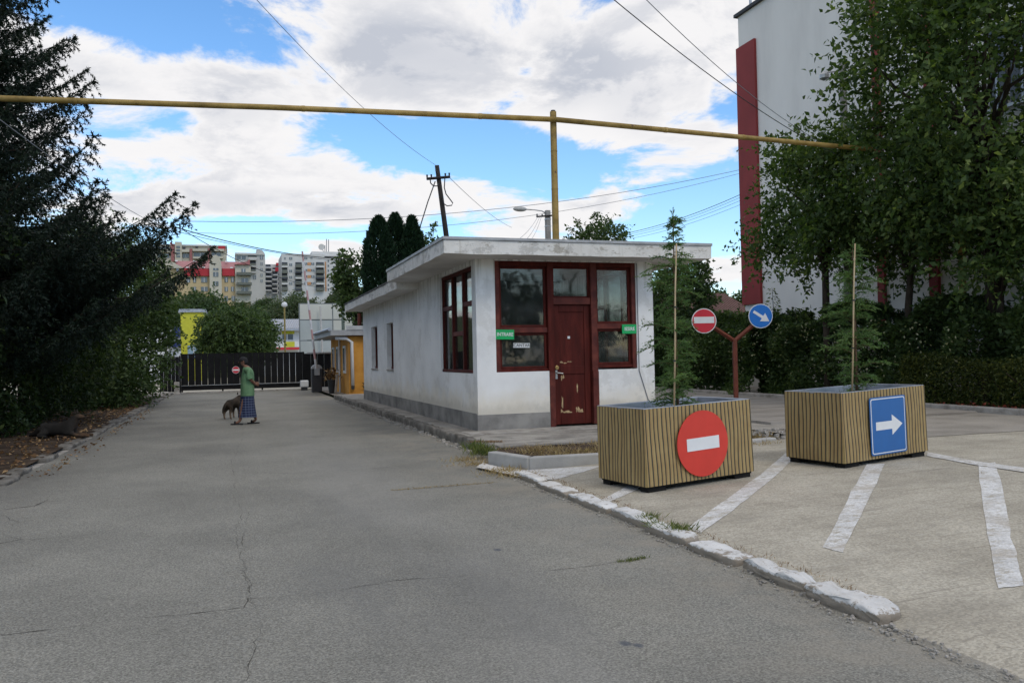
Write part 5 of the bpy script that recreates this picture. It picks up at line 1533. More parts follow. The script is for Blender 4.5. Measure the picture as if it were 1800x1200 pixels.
kwin(KX + 0.62, KX + 1.7, KY0, 0, 0.95, 2.35, 'y')
MB(KO).tube([(KX + 0.62, KY0 + 1, kz1 + 0.2), (KX + 0.62, KY0 + 1, kz1 + 1.0)], 0.09, 10).build('roof_vent', post_rust, rf)
sheet('kiosk_pavement', [(3.95, 33.5), (12, 33.5), (12, 46), (3.95, 46)], 0.075, old_concrete, kind='structure')
# pots and a board by the kiosk wall
for k, (px, sz, lb) in enumerate(((584, 1.0, 'dark flower pot with a reddish plant against the kiosk wall'),)):
    c = np.array(gr(px, 691, 0.08))
    t = thing('flower_pot', lb, 'plant pot', tuple(c))
    MB().lathe([(0.13, 0), (0.2, 0.55), (0.22, 0.6), (0.18, 0.6)], (0, 0, 0), 14).build('pot', cable_black, t)
    r_ = np.random.default_rng(91); n = 220
    p = r_.normal(size=(n, 3)) * np.array([0.17, 0.17, 0.12]) + np.array([0, 0, 0.78])
    V, Fc, rr = leaf_arrays(p, unit(r_.normal(size=(n, 3))), r_.uniform(0.08, 0.16, n), r_.uniform(0.05, 0.1, n), r_.uniform(0, 1, n), r_)
    link('plant', mesh_np('plant', V, Fc, rr), leaf_dry, t)['kind'] = 'stuff'
c = np.array(gr(590, 692, 0.08))
o = MB((0, 0, 0)).box(-0.05, 0.05, -0.02, 0.02, 0, 0.85).build('leaning_board', kerb_mat); o.location = tuple(c); o.rotation_euler = (0, 0.1, 0.4)
tag(o, 'grey board leaning beside the flower pot', 'board')

# ================================================================== BEHIND THE GATE
# big screen of grey panels
SY = 60.0
sc_o = thing('panel_screen', 'large screen of pale grey panels behind the gate', 'screen', (aty(527, 700, SY)[0], SY, 0))
SO = (aty(527, 700, SY)[0], SY, 0)
pan = material('grey_panels', [(0.34, 0.38, 0.38), (0.42, 0.46, 0.45)], scale=0.4, rough=0.6, spec=0.4)
pan2 = material('cream_panels', [(0.46, 0.47, 0.42), (0.52, 0.53, 0.48)], scale=0.4, rough=0.6, spec=0.4)
cols_ = [527, 585.5, 645, 705, 765]; rows_ = [533.5, 562, 598, 640, 690]
xs_ = [aty(c, 600, SY)[0] for c in cols_]; zs_ = [aty(560, r_, SY)[2] for r_ in rows_]
zs_[-1] = 0.1
for i in range(4):
    for j in range(4):
        MB(SO).box(xs_[i] + 0.04, xs_[i + 1] - 0.04, SY - 0.02, SY + 0.03, zs_[j + 1] + 0.04, zs_[j] - 0.04).build('panel', pan2 if (j == 0 or (i > 0 and j == 1)) else pan, sc_o)
for x in xs_: MB(SO).box(x - 0.035, x + 0.035, SY - 0.03, SY + 0.1, 0, zs_[0] + 0.03).build('post', flat('screen_post', (0.16, 0.18, 0.18), rough=0.6) if 'screen_post' not in MATS else MATS['screen_post'], sc_o)
for z in zs_[:-1]: MB(SO).box(xs_[0], xs_[-1], SY + 0.032, SY + 0.09, z - 0.03, z + 0.03).build('rail', MATS['screen_post'], sc_o)
pxa = np.array(aty(563, 538, SY - 0.4)); pxb = np.array(aty(567, 625, SY - 0.4))
tag_o = thing('thin_pole', 'thin pale pole in front of the grey panel screen', 'pole', (pxb[0], SY - 0.4, 0))
MB((pxb[0], SY - 0.4, 0)).tube([(pxb[0], SY - 0.4, 0), pxb, pxa], 0.06, 8).build('shaft', flat('pole_pale', (0.45, 0.44, 0.42)), tag_o)
MB((pxb[0], SY - 0.4, 0)).box(pxb[0] - 0.15, pxb[0] + 0.15, SY - 0.55, SY - 0.25, 0, 0.1).build('foot', kerb_mat, tag_o)
gp = np.array(aty(602, 505, 46)); tg_ = thing('green_pole', 'thin green grey pole rising behind the kiosk roof', 'pole', (gp[0], 46, 0))
MB((gp[0], 46, 0)).tube([(gp[0], 46, 0), gp], 0.09, 8).build('shaft', flat('pole_green', (0.13, 0.17, 0.15)), tg_)
MB((gp[0], 46, 0)).tube([gp, gp + np.array([0, 0, 0.25])], [0.10, 0.02], 8).build('cap', steel, tg_)
# yellow building
yl = flat('lime_yellow', (0.47, 0.46, 0.04), rough=0.8, var=0.08); wht = flat('far_white', (0.60, 0.61, 0.62), rough=0.8, var=0.08); blu = flat('navy', (0.02, 0.035, 0.18), rough=0.6)
lightblue = flat('pale_blue_pane', (0.22, 0.32, 0.40), rough=0.3); redp = flat('far_red', (0.50, 0.03, 0.04), rough=0.7)
def rect(pa, pb, ya_, yb_, y):
    a = aty(pa, (ya_ + yb_) / 2, y); b = aty(pb, (ya_ + yb_) / 2, y); c = aty((pa + pb) / 2, ya_, y); d = aty((pa + pb) / 2, yb_, y)
    return a[0], b[0], d[2], c[2]
def rb(mb, r_, y, d0, d1): return mb.box(r_[0], r_[1], y + d0, y + d1, r_[2], r_[3])
YB = 74.0
x0, x1, z0, z1 = rect(318, 358, 549, 640, YB)
yb = thing('lime_building', 'lime yellow building behind the left end of the gate', 'building', (x0, YB, 0)); O_ = (x0, YB, 0)
MB(O_).box(x0, x1, YB, YB + 8, 0, z1).build('wall', yl, yb)
MB(O_).box(x0 - 0.2, x1 + 0.2, YB - 0.15, YB + 8.1, z1 + 0.005, z1 + 0.28).build('roof', galv, yb)
MB(O_).box(x0 - 4.5, x0 - 0.01, YB + 0.3, YB + 8, 0, z1 - 1.2).build('side_wall', wht, yb)
xb0, xb1, zb0_, zb1_ = rect(300, 318, 590, 612, YB)
MB(O_).box(xb0, xb1, YB - 0.8, YB - 0.01, zb0_ + 0.1, zb0_ + 0.45).build('canopy', blu, yb)
rb(MB(O_), rect(302, 316, 575, 594, YB), YB, -0.06, -0.01).build('blue_panel', blu, yb)
MB(O_).box(xb0, xb1, YB - 0.06, YB - 0.01, 0, zb0_ - 0.1).build('door', wht, yb)
w = rb(MB(O_), rect(330, 351.5, 607, 630, YB), YB, -0.05, -0.01).build('window', lightblue, yb)
r_ = rect(340, 341.5, 607, 630, YB); rb(MB(O_), r_, YB, -0.08, -0.055).build('mullion', wht, w)
# white house with yellow and red balcony
WB = 84.0
x0, x1, z0, z1 = rect(465, 540, 578, 640, WB)
wb = thing('white_house', 'white house with yellow and red balcony behind the gate', 'house', (x0, WB, 0)); O_ = (x0, WB, 0)
MB(O_).box(x0, x1, WB, WB + 9, 0, z1).build('wall', wht, wb)
rr_ = rect(462, 543, 563.5, 578, WB)
rfw = MB(O_).prism([(WB - 0.8, rr_[2] + 0.02), (WB + 4.5, rr_[3] + 0.35), (WB + 9.8, rr_[2] + 0.02)], 'x', x0 - 0.5, x1 + 0.5).build('roof', flat('pale_roof', (0.40, 0.41, 0.43), rough=0.6), wb)
for k in range(28):
    x = x0 - 0.4 + k * (x1 - x0 + 0.8) / 27
    MB(O_).tube([(x, WB - 0.8, rr_[2] + 0.05), (x, WB + 4.5, rr_[3] + 0.38)], 0.035, 4).build('roof_rib', galv, rfw)
MB(O_).box(x0 - 0.4, x1 + 0.4, WB - 0.85, WB - 0.7, rr_[2] - 0.2, rr_[2] + 0.01).build('eaves', galv, wb)
rb(MB(O_), rect(495, 517.5, 578.5, 587, WB), WB, -0.03, -0.003).build('yellow_panel', yl, wb)
for (a, b) in ((496.5, 503.5), (506, 515)):
    w = rb(MB(O_), rect(a, b, 587, 597, WB), WB, -0.05, -0.005).build('window', far_glass, wb)
    r_ = rect(a, b, 587, 597, WB); MB(O_).box(r_[0], r_[1], WB - 0.08, WB - 0.052, r_[2] - 0.06, r_[2]).build('sill', wht, w)
bal = rb(MB(O_), rect(486, 527, 600, 610, WB - 1.2), WB - 1.2, 0, 0.08).build('balcony', wht, wb)
rb(MB(O_), rect(499, 518, 600.3, 609.7, WB - 1.2), WB - 1.2, -0.02, -0.003).build('balcony_panel', yl, bal)
rb(MB(O_), rect(486, 526, 610.2, 614.5, WB - 1.2), WB - 1.2, -0.02, 0.1).build('balcony_base', redp, bal)
r_ = rect(486, 527, 610, 614, WB - 1.2); MB(O_).box(r_[0], r_[1], WB - 1.1, WB - 0.01, r_[2], r_[2] + 0.15).build('balcony_slab', wht, bal)
# small globe lamp behind the gate
gl = np.array(aty(500, 538, 70)); t = thing('street_lamp', 'thin yellow lamp post with round head behind the gate', 'street lamp', (gl[0], 70, 0))
MB((gl[0], 70, 0)).tube([(gl[0], 70, 0), gl], 0.07, 8).build('pole', flat('lamp_post_ochre', (0.22, 0.17, 0.05)), t)
MB((gl[0], 70, 0)).lathe([(0.05, -0.1), (0.22, 0.0), (0.24, 0.15), (0.16, 0.3), (0.02, 0.36)], tuple(gl), 12).build('lamp_head', wht, t)

# ------------------------------------------------------------------ apartment blocks on the hill
cream = material('block_cream', [(0.46, 0.43, 0.35), (0.52, 0.49, 0.40)], scale=0.2, rough=0.85)
yellowb = material('block_yellow', [(0.47, 0.37, 0.21), (0.53, 0.42, 0.25)], scale=0.2, rough=0.85)
greyb = material('block_grey', [(0.46, 0.46, 0.44), (0.53, 0.53, 0.51)], scale=0.2, rough=0.85)
whiteb = material('block_white', [(0.52, 0.52, 0.51), (0.60, 0.60, 0.59)], scale=0.2, rough=0.85)
redroof = material('block_red_roof', [(0.36, 0.025, 0.035), (0.42, 0.035, 0.045)], scale=0.6, rough=0.6)
pinkroof = material('block_pink_roof', [(0.30, 0.11, 0.105), (0.37, 0.15, 0.145)], scale=1.2, rough=0.5)
darkbal = flat('block_dark_recess', (0.035, 0.042, 0.055), rough=0.5, var=0.3, scale=0.5)
salmon = flat('block_salmon', (0.50, 0.26, 0.13), rough=0.85)
parap = flat('block_parapet', (0.13, 0.14, 0.12), rough=0.7)
U = lambda u: 260 + 0.2 * u
Vv = lambda v: 420 + 0.2 * v
def R_(u0, u1, v0, v1, y): return rect(U(u0), U(u1), Vv(v0), Vv(v1), y)
def block(label, y, u0, u1, v0, mat, depth=14, zb=3.0, name='apartment_block'):
    r_ = R_(u0, u1, v0, v0 + 100, y)
    o = thing(name, label, 'building', ((r_[0] + r_[1]) / 2, y, zb))
    O = ((r_[0] + r_[1]) / 2, y, zb)
    MB(O).box(r_[0], r_[1], y, y + depth, zb, r_[3]).build('wall', mat, o)
    return o, O
def facade(o, O, y, rects, nm, mat, d0=-0.15, d1=-0.01, sub=None):
    for (u0, u1, v0, v1) in rects:
        r_ = R_(u0, u1, v0, v1, y)
        w = rb(MB(O), r_, y, d0, d1).build(nm, mat, o)
        if sub == 'pane':
            xm = (r_[0] + r_[1]) / 2
            MB(O).box(xm - 0.05, xm + 0.05, y + d0 - 0.05, y + d0 - 0.005, r_[2], r_[3]).build('mullion', wht, w)
        if sub == 'rail':
            MB(O).box(r_[0], r_[1], y + d0 - 0.9, y + d0 - 0.8, r_[2], r_[2] + 0.45 * (r_[3] - r_[2])).build('balcony_rail', parap, w)

# cream block at the back, left
o, O = block('cream apartment block with red pilasters on the hill, farthest left', 225, 70, 690, 62, cream)
facade(o, O, 225, [(205, 236, 45, 200), (368, 391, 88, 200), (528, 551, 85, 200)], 'pilaster', pinkroof, -0.6, -0.01)
facade(o, O, 225, [(240, 300, 30, 200)], 'stair_tower', cream, -1.2, -0.01)
facade(o, O, 223.8, [(250, 283, 62, 78), (250, 283, 90, 106), (250, 283, 118, 134), (250, 283, 146, 160)], 'window', far_glass, -0.15, -0.01)
facade(o, O, 225, [(90, 190, 72, 96), (90, 190, 130, 165), (305, 360, 130, 165), (405, 515, 120, 160), (562, 640, 118, 155)], 'window', far_glass, -0.12, -0.01, 'pane')
facade(o, O, 225, [(85, 198, 97, 120), (300, 366, 96, 120), (396, 526, 92, 112), (556, 672, 92, 112), (400, 520, 162, 178), (560, 660, 158, 175)], 'balcony', cream, -1.3, -0.3)
facade(o, O, 225, [(308, 330, 73, 89), (420, 440, 66, 80)], 'vent', darkbal, -0.5, -0.01)
facade(o, O, 225, [(618, 678, 66, 102)], 'roof_box', redroof, -1.0, 3.0)
r_ = R_(65, 695, 52, 64, 225); MB(O).box(r_[0], r_[1], 224.5, 239.5, r_[2], r_[3]).build('roof', greyb, o)
facade(o, O, 225, [(195, 212, 30, 50)], 'chimney', redroof, -0.2, 1.2)
# yellow block with red mansard in front
o, O = block('yellow apartment block with red mansard roof in front on the hill', 180, 200, 900, 262, yellowb)
r0_ = R_(215, 885, 176, 262, 180)
mans = MB(O).add([(r0_[0], 179.6, r0_[2]), (r0_[1], 179.6, r0_[2]), (r0_[1] - 0.5, 186, r0_[3] + 0.2), (r0_[0] + 0.5, 186, r0_[3] + 0.2), (r0_[0], 194, r0_[2]), (r0_[1], 194, r0_[2])], [(0, 1, 2, 3), (3, 2, 5, 4), (0, 3, 4), (1, 5, 2)]).build('roof', pinkroof, o)
for (u, v) in ((250, 195), (410, 198), (485, 198), (350, 252), (412, 252), (490, 252), (690, 200), (735, 255), (812, 202)):
    t_ = (262 - v) / 86.0
    r_ = R_(u - 12, u + 12, v - 5, v + 5, 179.6 + 6.4 * t_)
    MB(O).box(r_[0], r_[1], 179.0 + 6.4 * t_, 179.7 + 6.4 * t_, r_[2], r_[3]).build('roof_window', sign_white, mans)
facade(o, O, 180, [(322, 546, 263, 326), (654, 762, 263, 326)], 'mansard', redroof, -0.55, -0.01)
r_ = R_(545, 650, 240, 700, 180)
arch = [(r_[0], 3.0), (r_[1], 3.0)] + [((r_[0] + r_[1]) / 2 + (r_[1] - r_[0]) / 2 * math.cos(a_), r_[3] + 2.2 * math.sin(a_)) for a_ in np.linspace(0, PI, 14)]
MB(O).prism(arch, 'y', 178.8, 180.5).build('stair_bay', cream, o)
facade(o, O, 178.8, [(574, 620, 256, 275), (574, 620, 290, 330), (574, 620, 372, 410)], 'window', far_glass, -0.1, -0.01, 'pane')
facade(o, O, 180, [(398, 424, 338, 382), (468, 522, 336, 382), (340, 372, 338, 382), (466, 526, 420, 460), (398, 424, 420, 460), (674, 704, 336, 380), (730, 757, 336, 380), (674, 704, 420, 460), (730, 757, 420, 460), (670, 704, 500, 545), (735, 765, 500, 545)], 'window', far_glass, -0.12, -0.01, 'pane')
facade(o, O, 180, [(768, 905, 232, 560)], 'balcony_bay', cream, -0.8, -0.02)
facade(o, O, 179.2, [(822, 858, 262, 296), (822, 880, 345, 384), (822, 880, 425, 462)], 'window', far_glass, -0.12, -0.01, 'pane')
facade(o, O, 179.2, [(778, 912, 297, 322), (778, 912, 385, 408), (778, 912, 462, 486)], 'balcony', parap, -1.3, -0.2)
r_ = R_(760, 895, 212, 232, 180); MB(O).prism([(r_[0], r_[2]), (r_[1], r_[2]), (r_[1], r_[3] + 0.8), ((r_[0] + r_[1]) / 2 + 1, r_[3] + 0.2)], 'y', 178.6, 181).build('bay_roof', pinkroof, o)
r_ = R_(225, 318, 225, 262, 180); MB(O).prism([(r_[0], r_[2]), (r_[1], r_[2]), ((r_[0] + r_[1]) / 2 - 1.5, r_[3] + 0.6), (r_[0], r_[3])], 'y', 178.6, 181).build('bay_gable', cream, o)
facade(o, O, 178.6, [(250, 272, 258, 285)], 'window', far_glass, -0.1, -0.01)
# grey block
o, O = block('pale grey apartment block with curved top between the red roofs and the tower', 240, 770, 1030, 142, greyb)
r_ = R_(955, 1030, 142, 200, 240)
MB(O).prism([(r_[0], r_[3])] + [(r_[0] + (r_[1] - r_[0]) * math.sin(a_), r_[3] + 1.6 * math.cos(a_)) for a_ in np.linspace(0, PI / 2, 10)], 'y', 239.6, 254).build('curved_roof', greyb, o)
r_ = R_(765, 960, 124, 142, 240); MB(O).box(r_[0], r_[1], 239.5, 254.5, r_[2] + 0.02, r_[3]).build('roof', greyb, o)
facade(o, O, 240, [(985, 1012, 148, 180), (990, 1008, 205, 232), (990, 1008, 255, 280), (990, 1008, 305, 330), (990, 1008, 355, 380), (780, 860, 150, 180), (925, 950, 320, 355)], 'window', far_glass, -0.12, -0.01, 'pane')
facade(o, O, 240, [(885, 948, 190, 240), (885, 948, 250, 292), (880, 955, 145, 165)], 'balcony_recess', darkbal, -0.12, -0.01, 'rail')
facade(o, O, 240, [(882, 950, 240, 250), (882, 950, 292, 302), (882, 955, 166, 190)], 'balcony', greyb, -1.4, -0.2)
# stepped dark-balcony block
o, O = block('narrow stepped block with dark balconies left of the white tower', 262, 1025, 1180, 222, greyb)
for k in range(6):
    v = 225 + k * 40
    facade(o, O, 262, [(1035, 1078 + 3 * k, v, v + 24), (1095, 1135, v + 28, v + 48), (1145, 1178, v + 36, v + 54)], 'balcony_recess', darkbal, -0.2, -0.01)
    facade(o, O, 262, [(1033, 1085, v + 24, v + 34), (1093, 1140, v + 49, v + 58)], 'balcony', whiteb, -1.5, -0.2)
facade(o, O, 262, [(1125, 1170, 215, 238), (1118, 1145, 255, 288)], 'roof_box', redroof, -1.7, -0.1)
# white tower
o, O = block('white apartment tower with dark balcony columns on the hill', 235, 1175, 1552, 132, whiteb, depth=16)
r_ = R_(1552, 1668, 165, 300, 237)
MB(O).box(r_[0] + 0.02, r_[1], 237, 250, 3.0, r_[3]).build('side_wing', whiteb, o)
r_ = R_(1668, 1730, 185, 300, 239); MB(O).box(r_[0] + 0.02, r_[1], 239, 252, 3.0, r_[3]).build('side_wing', greyb, o)
r_ = R_(1440, 1700, 112, 150, 241); MB(O).box(r_[0], r_[1], 241, 249, r_[2], r_[3]).build('roof_house', whiteb, o)
for c0, c1 in ((1178, 1226), (1296, 1352), (1478, 1546)):
    for k in range(5):
        v = 205 + k * 50
        facade(o, O, 235, [(c0, c1, v, v + 34)], 'balcony_recess', darkbal, -0.12, -0.01, 'rail')
        facade(o, O, 235, [(c0 - 2, c1 + 2, v + 34.5, v + 49)], 'balcony', [parap, darkbal, whiteb][(k + c0) % 3], -1.3, -0.13)
facade(o, O, 235, [(1243, 1268, v, v + 22) for v in (160, 215, 270, 325, 380)] + [(1375, 1400, v, v + 20) for v in (158, 208, 265, 320, 380)] + [(1435, 1462, v, v + 20) for v in (208, 265, 320, 380)] + [(1198, 1212, 160, 180), (1430, 1445, 158, 176)], 'window', far_glass, -0.1, -0.01, 'pane')
facade(o, O, 235, [(1402, 1434, v, v + 26) for v in (206, 262, 318, 378)], 'colour_panel', salmon, -0.05, -0.005)
facade(o, O, 237, [(1580, 1592, v, v + 18) for v in range(185, 440, 42)] + [(1628, 1642, v, v + 18) for v in range(195, 440, 42)], 'window', far_glass, -0.1, -0.01)
facade(o, O, 237, [(1556, 1568, 200, 460)], 'colour_panel', salmon, -0.06, -0.005)
for k, (u, v0) in enumerate(((1556, 55), (1570, 0), (1588, 5))):
    a = np.array(aty(U(u), Vv(v0), 243)); b = np.array(aty(U(u), Vv(115), 243))
    MB(O).tube([b, a], 0.12, 5).build('antenna', cable_grey, o)
a = np.array(aty(U(1525), Vv(72), 243)); b = np.array(aty(U(1545), Vv(115), 243)); MB(O).tube([b, a], 0.1, 5).build('antenna', cable_grey, o)
MB(O).disc((a[0], a[2]), 0.9, 'y', 242.6, 242.8, 14).build('dish', greyb, o)

# ------------------------------------------------------------------ trees behind
def TB(name, label, px, pyt, y, rpx, pyb, n, mat, seed, leaf, r0=0.2, group=None, **kw):
    c = np.array(aty(px, (pyt + pyb) / 2, y)); zt = aty(px, pyt, y)[2]; zbm = aty(px, pyb, y)[2]
    rx = rpx / FPX * y
    return broadleaf(name, label, (c[0], y, 0), zt, (c[0], y, (zt + zbm) / 2), (rx, rx, (zt - zbm) / 2), n, 7, 8, leaf, mat, r0, seed, group=group, **kw)
TB('leafy_tree', 'round dark tree just behind the black gate', 411, 548, 56, 50, 632, 340, leaf_hedge, 101, 0.20, twig_len=0.8, gap=0.2, power=2.3)
TB('leafy_tree', 'green tree beside the round dark one, below the apartment blocks', 448, 552, 66, 24, 632, 170, leaf_hedge, 102, 0.24, twig_len=0.9, gap=0.22)
far1 = TB('hillside_tree', 'green trees massed on the hillside below the apartment blocks', 350, 520, 110, 46, 600, 170, leaf_far, 103, 0.42, twig_len=1.6, gap=0.15, group='trees on the hillside')
far2 = TB('hillside_tree', 'grey green trees massed on the hillside below the apartment blocks', 520, 528, 120, 40, 600, 170, leaf_far_grey, 104, 0.42, twig_len=1.6, gap=0.15, group='trees on the hillside')
r_ = random.Random(5)
spots = [(300, 130, 1.0), (322, 150, 1.1), (375, 140, 1.0), (400, 120, 0.95), (425, 150, 1.2), (440, 112, 0.9), (455, 135, 1.15), (480, 118, 1.0), (500, 146, 1.15), (535, 135, 1.1), (550, 105, 0.85), (570, 128, 1.0), (590, 112, 0.9), (600, 150, 1.2), (615, 130, 1.1), (640, 140, 1.15), (270, 140, 1.2), (520, 158, 1.0), (470, 160, 1.05), (350, 158, 1.0), (385, 100, 0.75), (575, 95, 0.7), (515, 96, 0.7), (545, 162, 1.05)]
for k, (px, y, s_) in enumerate(spots):
    x = aty(px, 600, y)[0]; hz = hill_z(x, y) - 0.5
    src = (far1, far2)[k % 2] if k % 5 else far2
    pyt = np.interp(y, [95, 115, 135, 165], [556, 540, 524, 512]) + r_.uniform(-9, 9) - (22 if px > 590 else 0)
    nat = 13.2 if src is far1 else 12.0
    sz = max(0.35, (aty(px, pyt, y)[2] - hz) / nat); sx = max(sz, 0.55) * r_.uniform(0.95, 1.25)
    copy_tree(src, (x, y, hz), r_.uniform(0, 6.28), (sx, sx, sz))
# a row of trees across the street behind the photographer (mirrored in the booth windows)
me, _c = crown_mesh('tree_row', (0, 0, 0), (24, 4, 4.6), 420, 7, 8, 0.5, 171, twig_len=1.6, gap=0.3)
o = link('tree_row', me, leaf_far); o.location = (5, -27, 4.4)
tag(o, 'row of trees across the street, mirrored dimly in the booth windows', 'trees', kind='stuff')
# columnar thujas behind the booth
def thuja(label, px, pyt, y, wpx, seed):
    zt = aty(px, pyt, y)[2]; x = aty(px, pyt, y)[0]; R = wpx / FPX * y / 2
    t = thing('thuja', label, 'tree', (x, y, 0.1), group='thujas behind the booth')
    rng = np.random.default_rng(seed); n = 19000
    f = rng.uniform(0.02, 1, n); an = rng.uniform(0, 6.28, n)
    prof = R * np.minimum(1, (1 - f) * 3.6) ** 0.6 * (0.72 + 0.55 * value_noise(np.stack([np.cos(an) * 3, np.sin(an) * 3, f * 16], 1), seed))
    rr_ = prof * (1 - rng.beta(1, 5, n) * 0.5)
    p = np.stack([np.cos(an) * rr_, np.sin(an) * rr_, f * (zt - 0.1)], 1)
    d = unit(np.stack([np.cos(an) * 0.5, np.sin(an) * 0.5, np.ones(n)], 1) + rng.normal(size=(n, 3)) * 0.3)
    L = rng.uniform(0.1, 0.24, n)
    V, Fc, r2_ = leaf_arrays(p, d, L, L * 0.35, rng.beta(1.5, 2, n), rng)
    link('crown', mesh_np('crown', V, Fc, r2_), leaf_thuja, t)
    MB().tube([(0, 0, -0.1), (0, 0, zt * 0.6)], [0.1, 0.05], 7).build('trunk', bark, t)
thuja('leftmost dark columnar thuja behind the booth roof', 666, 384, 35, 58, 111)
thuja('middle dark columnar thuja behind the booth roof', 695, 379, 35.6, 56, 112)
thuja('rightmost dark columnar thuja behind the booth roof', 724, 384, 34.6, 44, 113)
TB('leafy_tree', 'sparse small tree left of the thujas, behind the booth roof', 628, 415, 42, 32, 560, 90, leaf_hedge, 121, 0.2, gap=0.35, twig_len=0.6)
TB('leafy_tree', 'sparse small tree between the thujas and the leaning pole', 758, 398, 42, 22, 520, 45, leaf_hedge, 122, 0.18, gap=0.35, twig_len=0.6)
TB('leafy_tree', 'small tree showing over the booth roof right of the yellow post', 1045, 380, 40, 55, 520, 110, leaf_hedge, 123, 0.18, gap=0.38, twig_len=0.7)
TB('leafy_tree', 'dark dense tree behind the right corner of the booth', 1195, 452, 33, 64, 690, 300, leaf_hedge, 124, 0.17, gap=0.2, twig_len=0.6, power=2.6)
TB('leafy_tree', 'dark bush behind the sign post near the brown roof', 1285, 555, 30, 62, 690, 200, leaf_hedge, 125, 0.13, gap=0.2, twig_len=0.5, power=2.6)
TB('leafy_tree', 'distant green treetop beyond the brown roof', 1290, 505, 62, 40, 600, 110, leaf_hedge, 126, 0.3, gap=0.2)

# ================================================================== POLES AND CABLES
PY = 40.0
a = np.array(aty(768, 291, PY)); b = np.array(aty(785, 418, PY)); d_ = b - a; foot = b + d_ * ((b[2] - 0.0) / -d_[2]) * 1.0
up = thing('utility_pole', 'leaning dark wooden utility pole behind the booth roof', 'utility pole', tuple(foot)); UO = tuple(foot)
MB(UO).tube([foot, b, a], [0.15, 0.13, 0.11], 10).build('pole', wood_pole, up, smooth=True)
c0 = np.array(aty(750, 314.5, PY - 0.15)); c1 = np.array(aty(791, 311, PY - 0.15))
arm = MB(UO).tube([c0, c1], 0.07, 4).build('crossarm', wood_pole, up)
for f in (0.02, 0.2, 0.8, 0.97):
    p = c0 + (c1 - c0) * f; MB(UO).tube([p, p + np.array([0, 0, 0.2])], [0.03, 0.05], 6).build('insulator', cable_black, arm)
def px3(lst, y): return [np.array(aty(p[0], p[1], y)) for p in lst]
MB(UO).tube(px3([(756, 315), (757, 322), (762, 327), (769, 327), (772, 322)], PY - 0.2), 0.03, 6).build('cable_loop', cable_black, up)
MB(UO).tube(px3([(782, 313), (781, 330), (784, 341), (790, 349), (796, 357), (794, 361), (786, 362), (780, 358), (778, 345)], PY - 0.2), 0.028, 6).build('cable_loop', cable_black, up)
MB(UO).tube(px3([(766, 293), (766, 300), (770, 305)], PY - 0.2), 0.03, 6).build('cable_loop', cable_black, up)
MB(UO).tube(px3([(765, 319), (752, 355), (738, 400)], PY - 0.3), 0.03, 6).build('stay_wire', cable_black, up)
LY = 45.0
lb = np.array(aty(963.5, 418, LY)); lt = np.array(aty(962.5, 370, LY))
la = thing('street_lamp', 'concrete street lamp with oval head behind the booth roof', 'street lamp', (lb[0], LY, 0)); LO = (lb[0], LY, 0)
MB(LO).box(lb[0] - 0.14, lb[0] + 0.14, LY - 0.14, LY + 0.14, 0, lt[2]).build('pole', pole_concrete, la, bevel=0.02)
MB(LO).tube(px3([(960, 376), (953, 371), (940, 369), (922, 368)], LY), 0.035, 8).build('arm', steel, la, smooth=True)
hd = np.array(aty(914, 367.5, LY))
m = MB(LO); n1, n2 = 10, 14
vs_ = [tuple(hd + np.array([0.42 * math.cos(PI * i / n1), 0.18 * math.sin(PI * i / n1) * math.cos(2 * PI * k / n2), 0.15 * math.sin(PI * i / n1) * math.sin(2 * PI * k / n2)])) for i in range(n1 + 1) for k in range(n2)]
m.add(vs_, [(i * n2 + k, i * n2 + (k + 1) % n2, (i + 1) * n2 + (k + 1) % n2, (i + 1) * n2 + k) for i in range(n1) for k in range(n2)]).build('lamp_head', flat('lamp_grey', (0.40, 0.40, 0.38), rough=0.4), la, smooth=True)
ca = MB(LO).tube(px3([(943, 381), (980, 378)], LY - 0.2), 0.05, 4).build('crossarm', wood_pole, la)
for px in (944, 953, 977): MB(LO).tube(px3([(px, 380), (px, 376)], LY - 0.2), 0.04, 6).build('insulator', cable_black, ca)
for z in (0.5, 0.9): MB(LO).box(lb[0] - 0.155, lb[0] + 0.155, LY - 0.155, LY + 0.155, lt[2] - z - 0.05, lt[2] - z).build('band', steel, la)


def cable(label, A, B, sag, r, mat=cable_black, n=20):
    A, B = np.array(A, float), np.array(B, float)
    mid = (A + B) / 2
    pts = [A + (B - A) * t - np.array([0, 0, sag * 4 * t * (1 - t)]) for t in np.linspace(0, 1, n)]
    o = MB(A).tube(pts, r, 6).build('overhead_cable', mat, smooth=True); o.location = tuple(A)
    tag(o, label, 'cable', 'overhead cables')
top = a
cable('thin overhead cable from the top of the picture to the leaning pole', atd(440, -12, 22), aty(770, 293, PY), 0.4, 0.009, cable_grey)
cable('thin overhead cable running down from the leaning pole to the lamp side', aty(790, 312, PY - .1), aty(900, 400, 75), 0.3, 0.014, cable_grey)
cable('lower thick cable crossing the top right sky towards the big tree', atd(1060, -16, 12), atx(1500, 285, 15.2), 0.25, 0.008)
cable('upper thin cable crossing the top right sky towards the big tree', atd(1120, -16, 13), atx(1480, 268, 15.4), 0.3, 0.007, cable_grey)
cable('long pale wire above the booth from the left trees to the right building', aty(330, 389, 42), aty(1330, 292, 38), 0.9, 0.014, cable_grey)
cable('lower long pale wire passing behind the yellow post', aty(330, 409, 44), aty(1300, 305, 40), 1.1, 0.012, cable_grey)
cable('thick dark cable from the left trees towards the barrier top', aty(308, 399, 36), aty(650, 456, 42), 0.35, 0.02)
cable('thin dark wire just under the thick one at the left', aty(300, 404, 36), aty(650, 462, 44), 0.25, 0.012)
cable('dark cable sloping down across the apartment blocks', aty(315, 400, 36), aty(585, 508, 48), 0.5, 0.014)
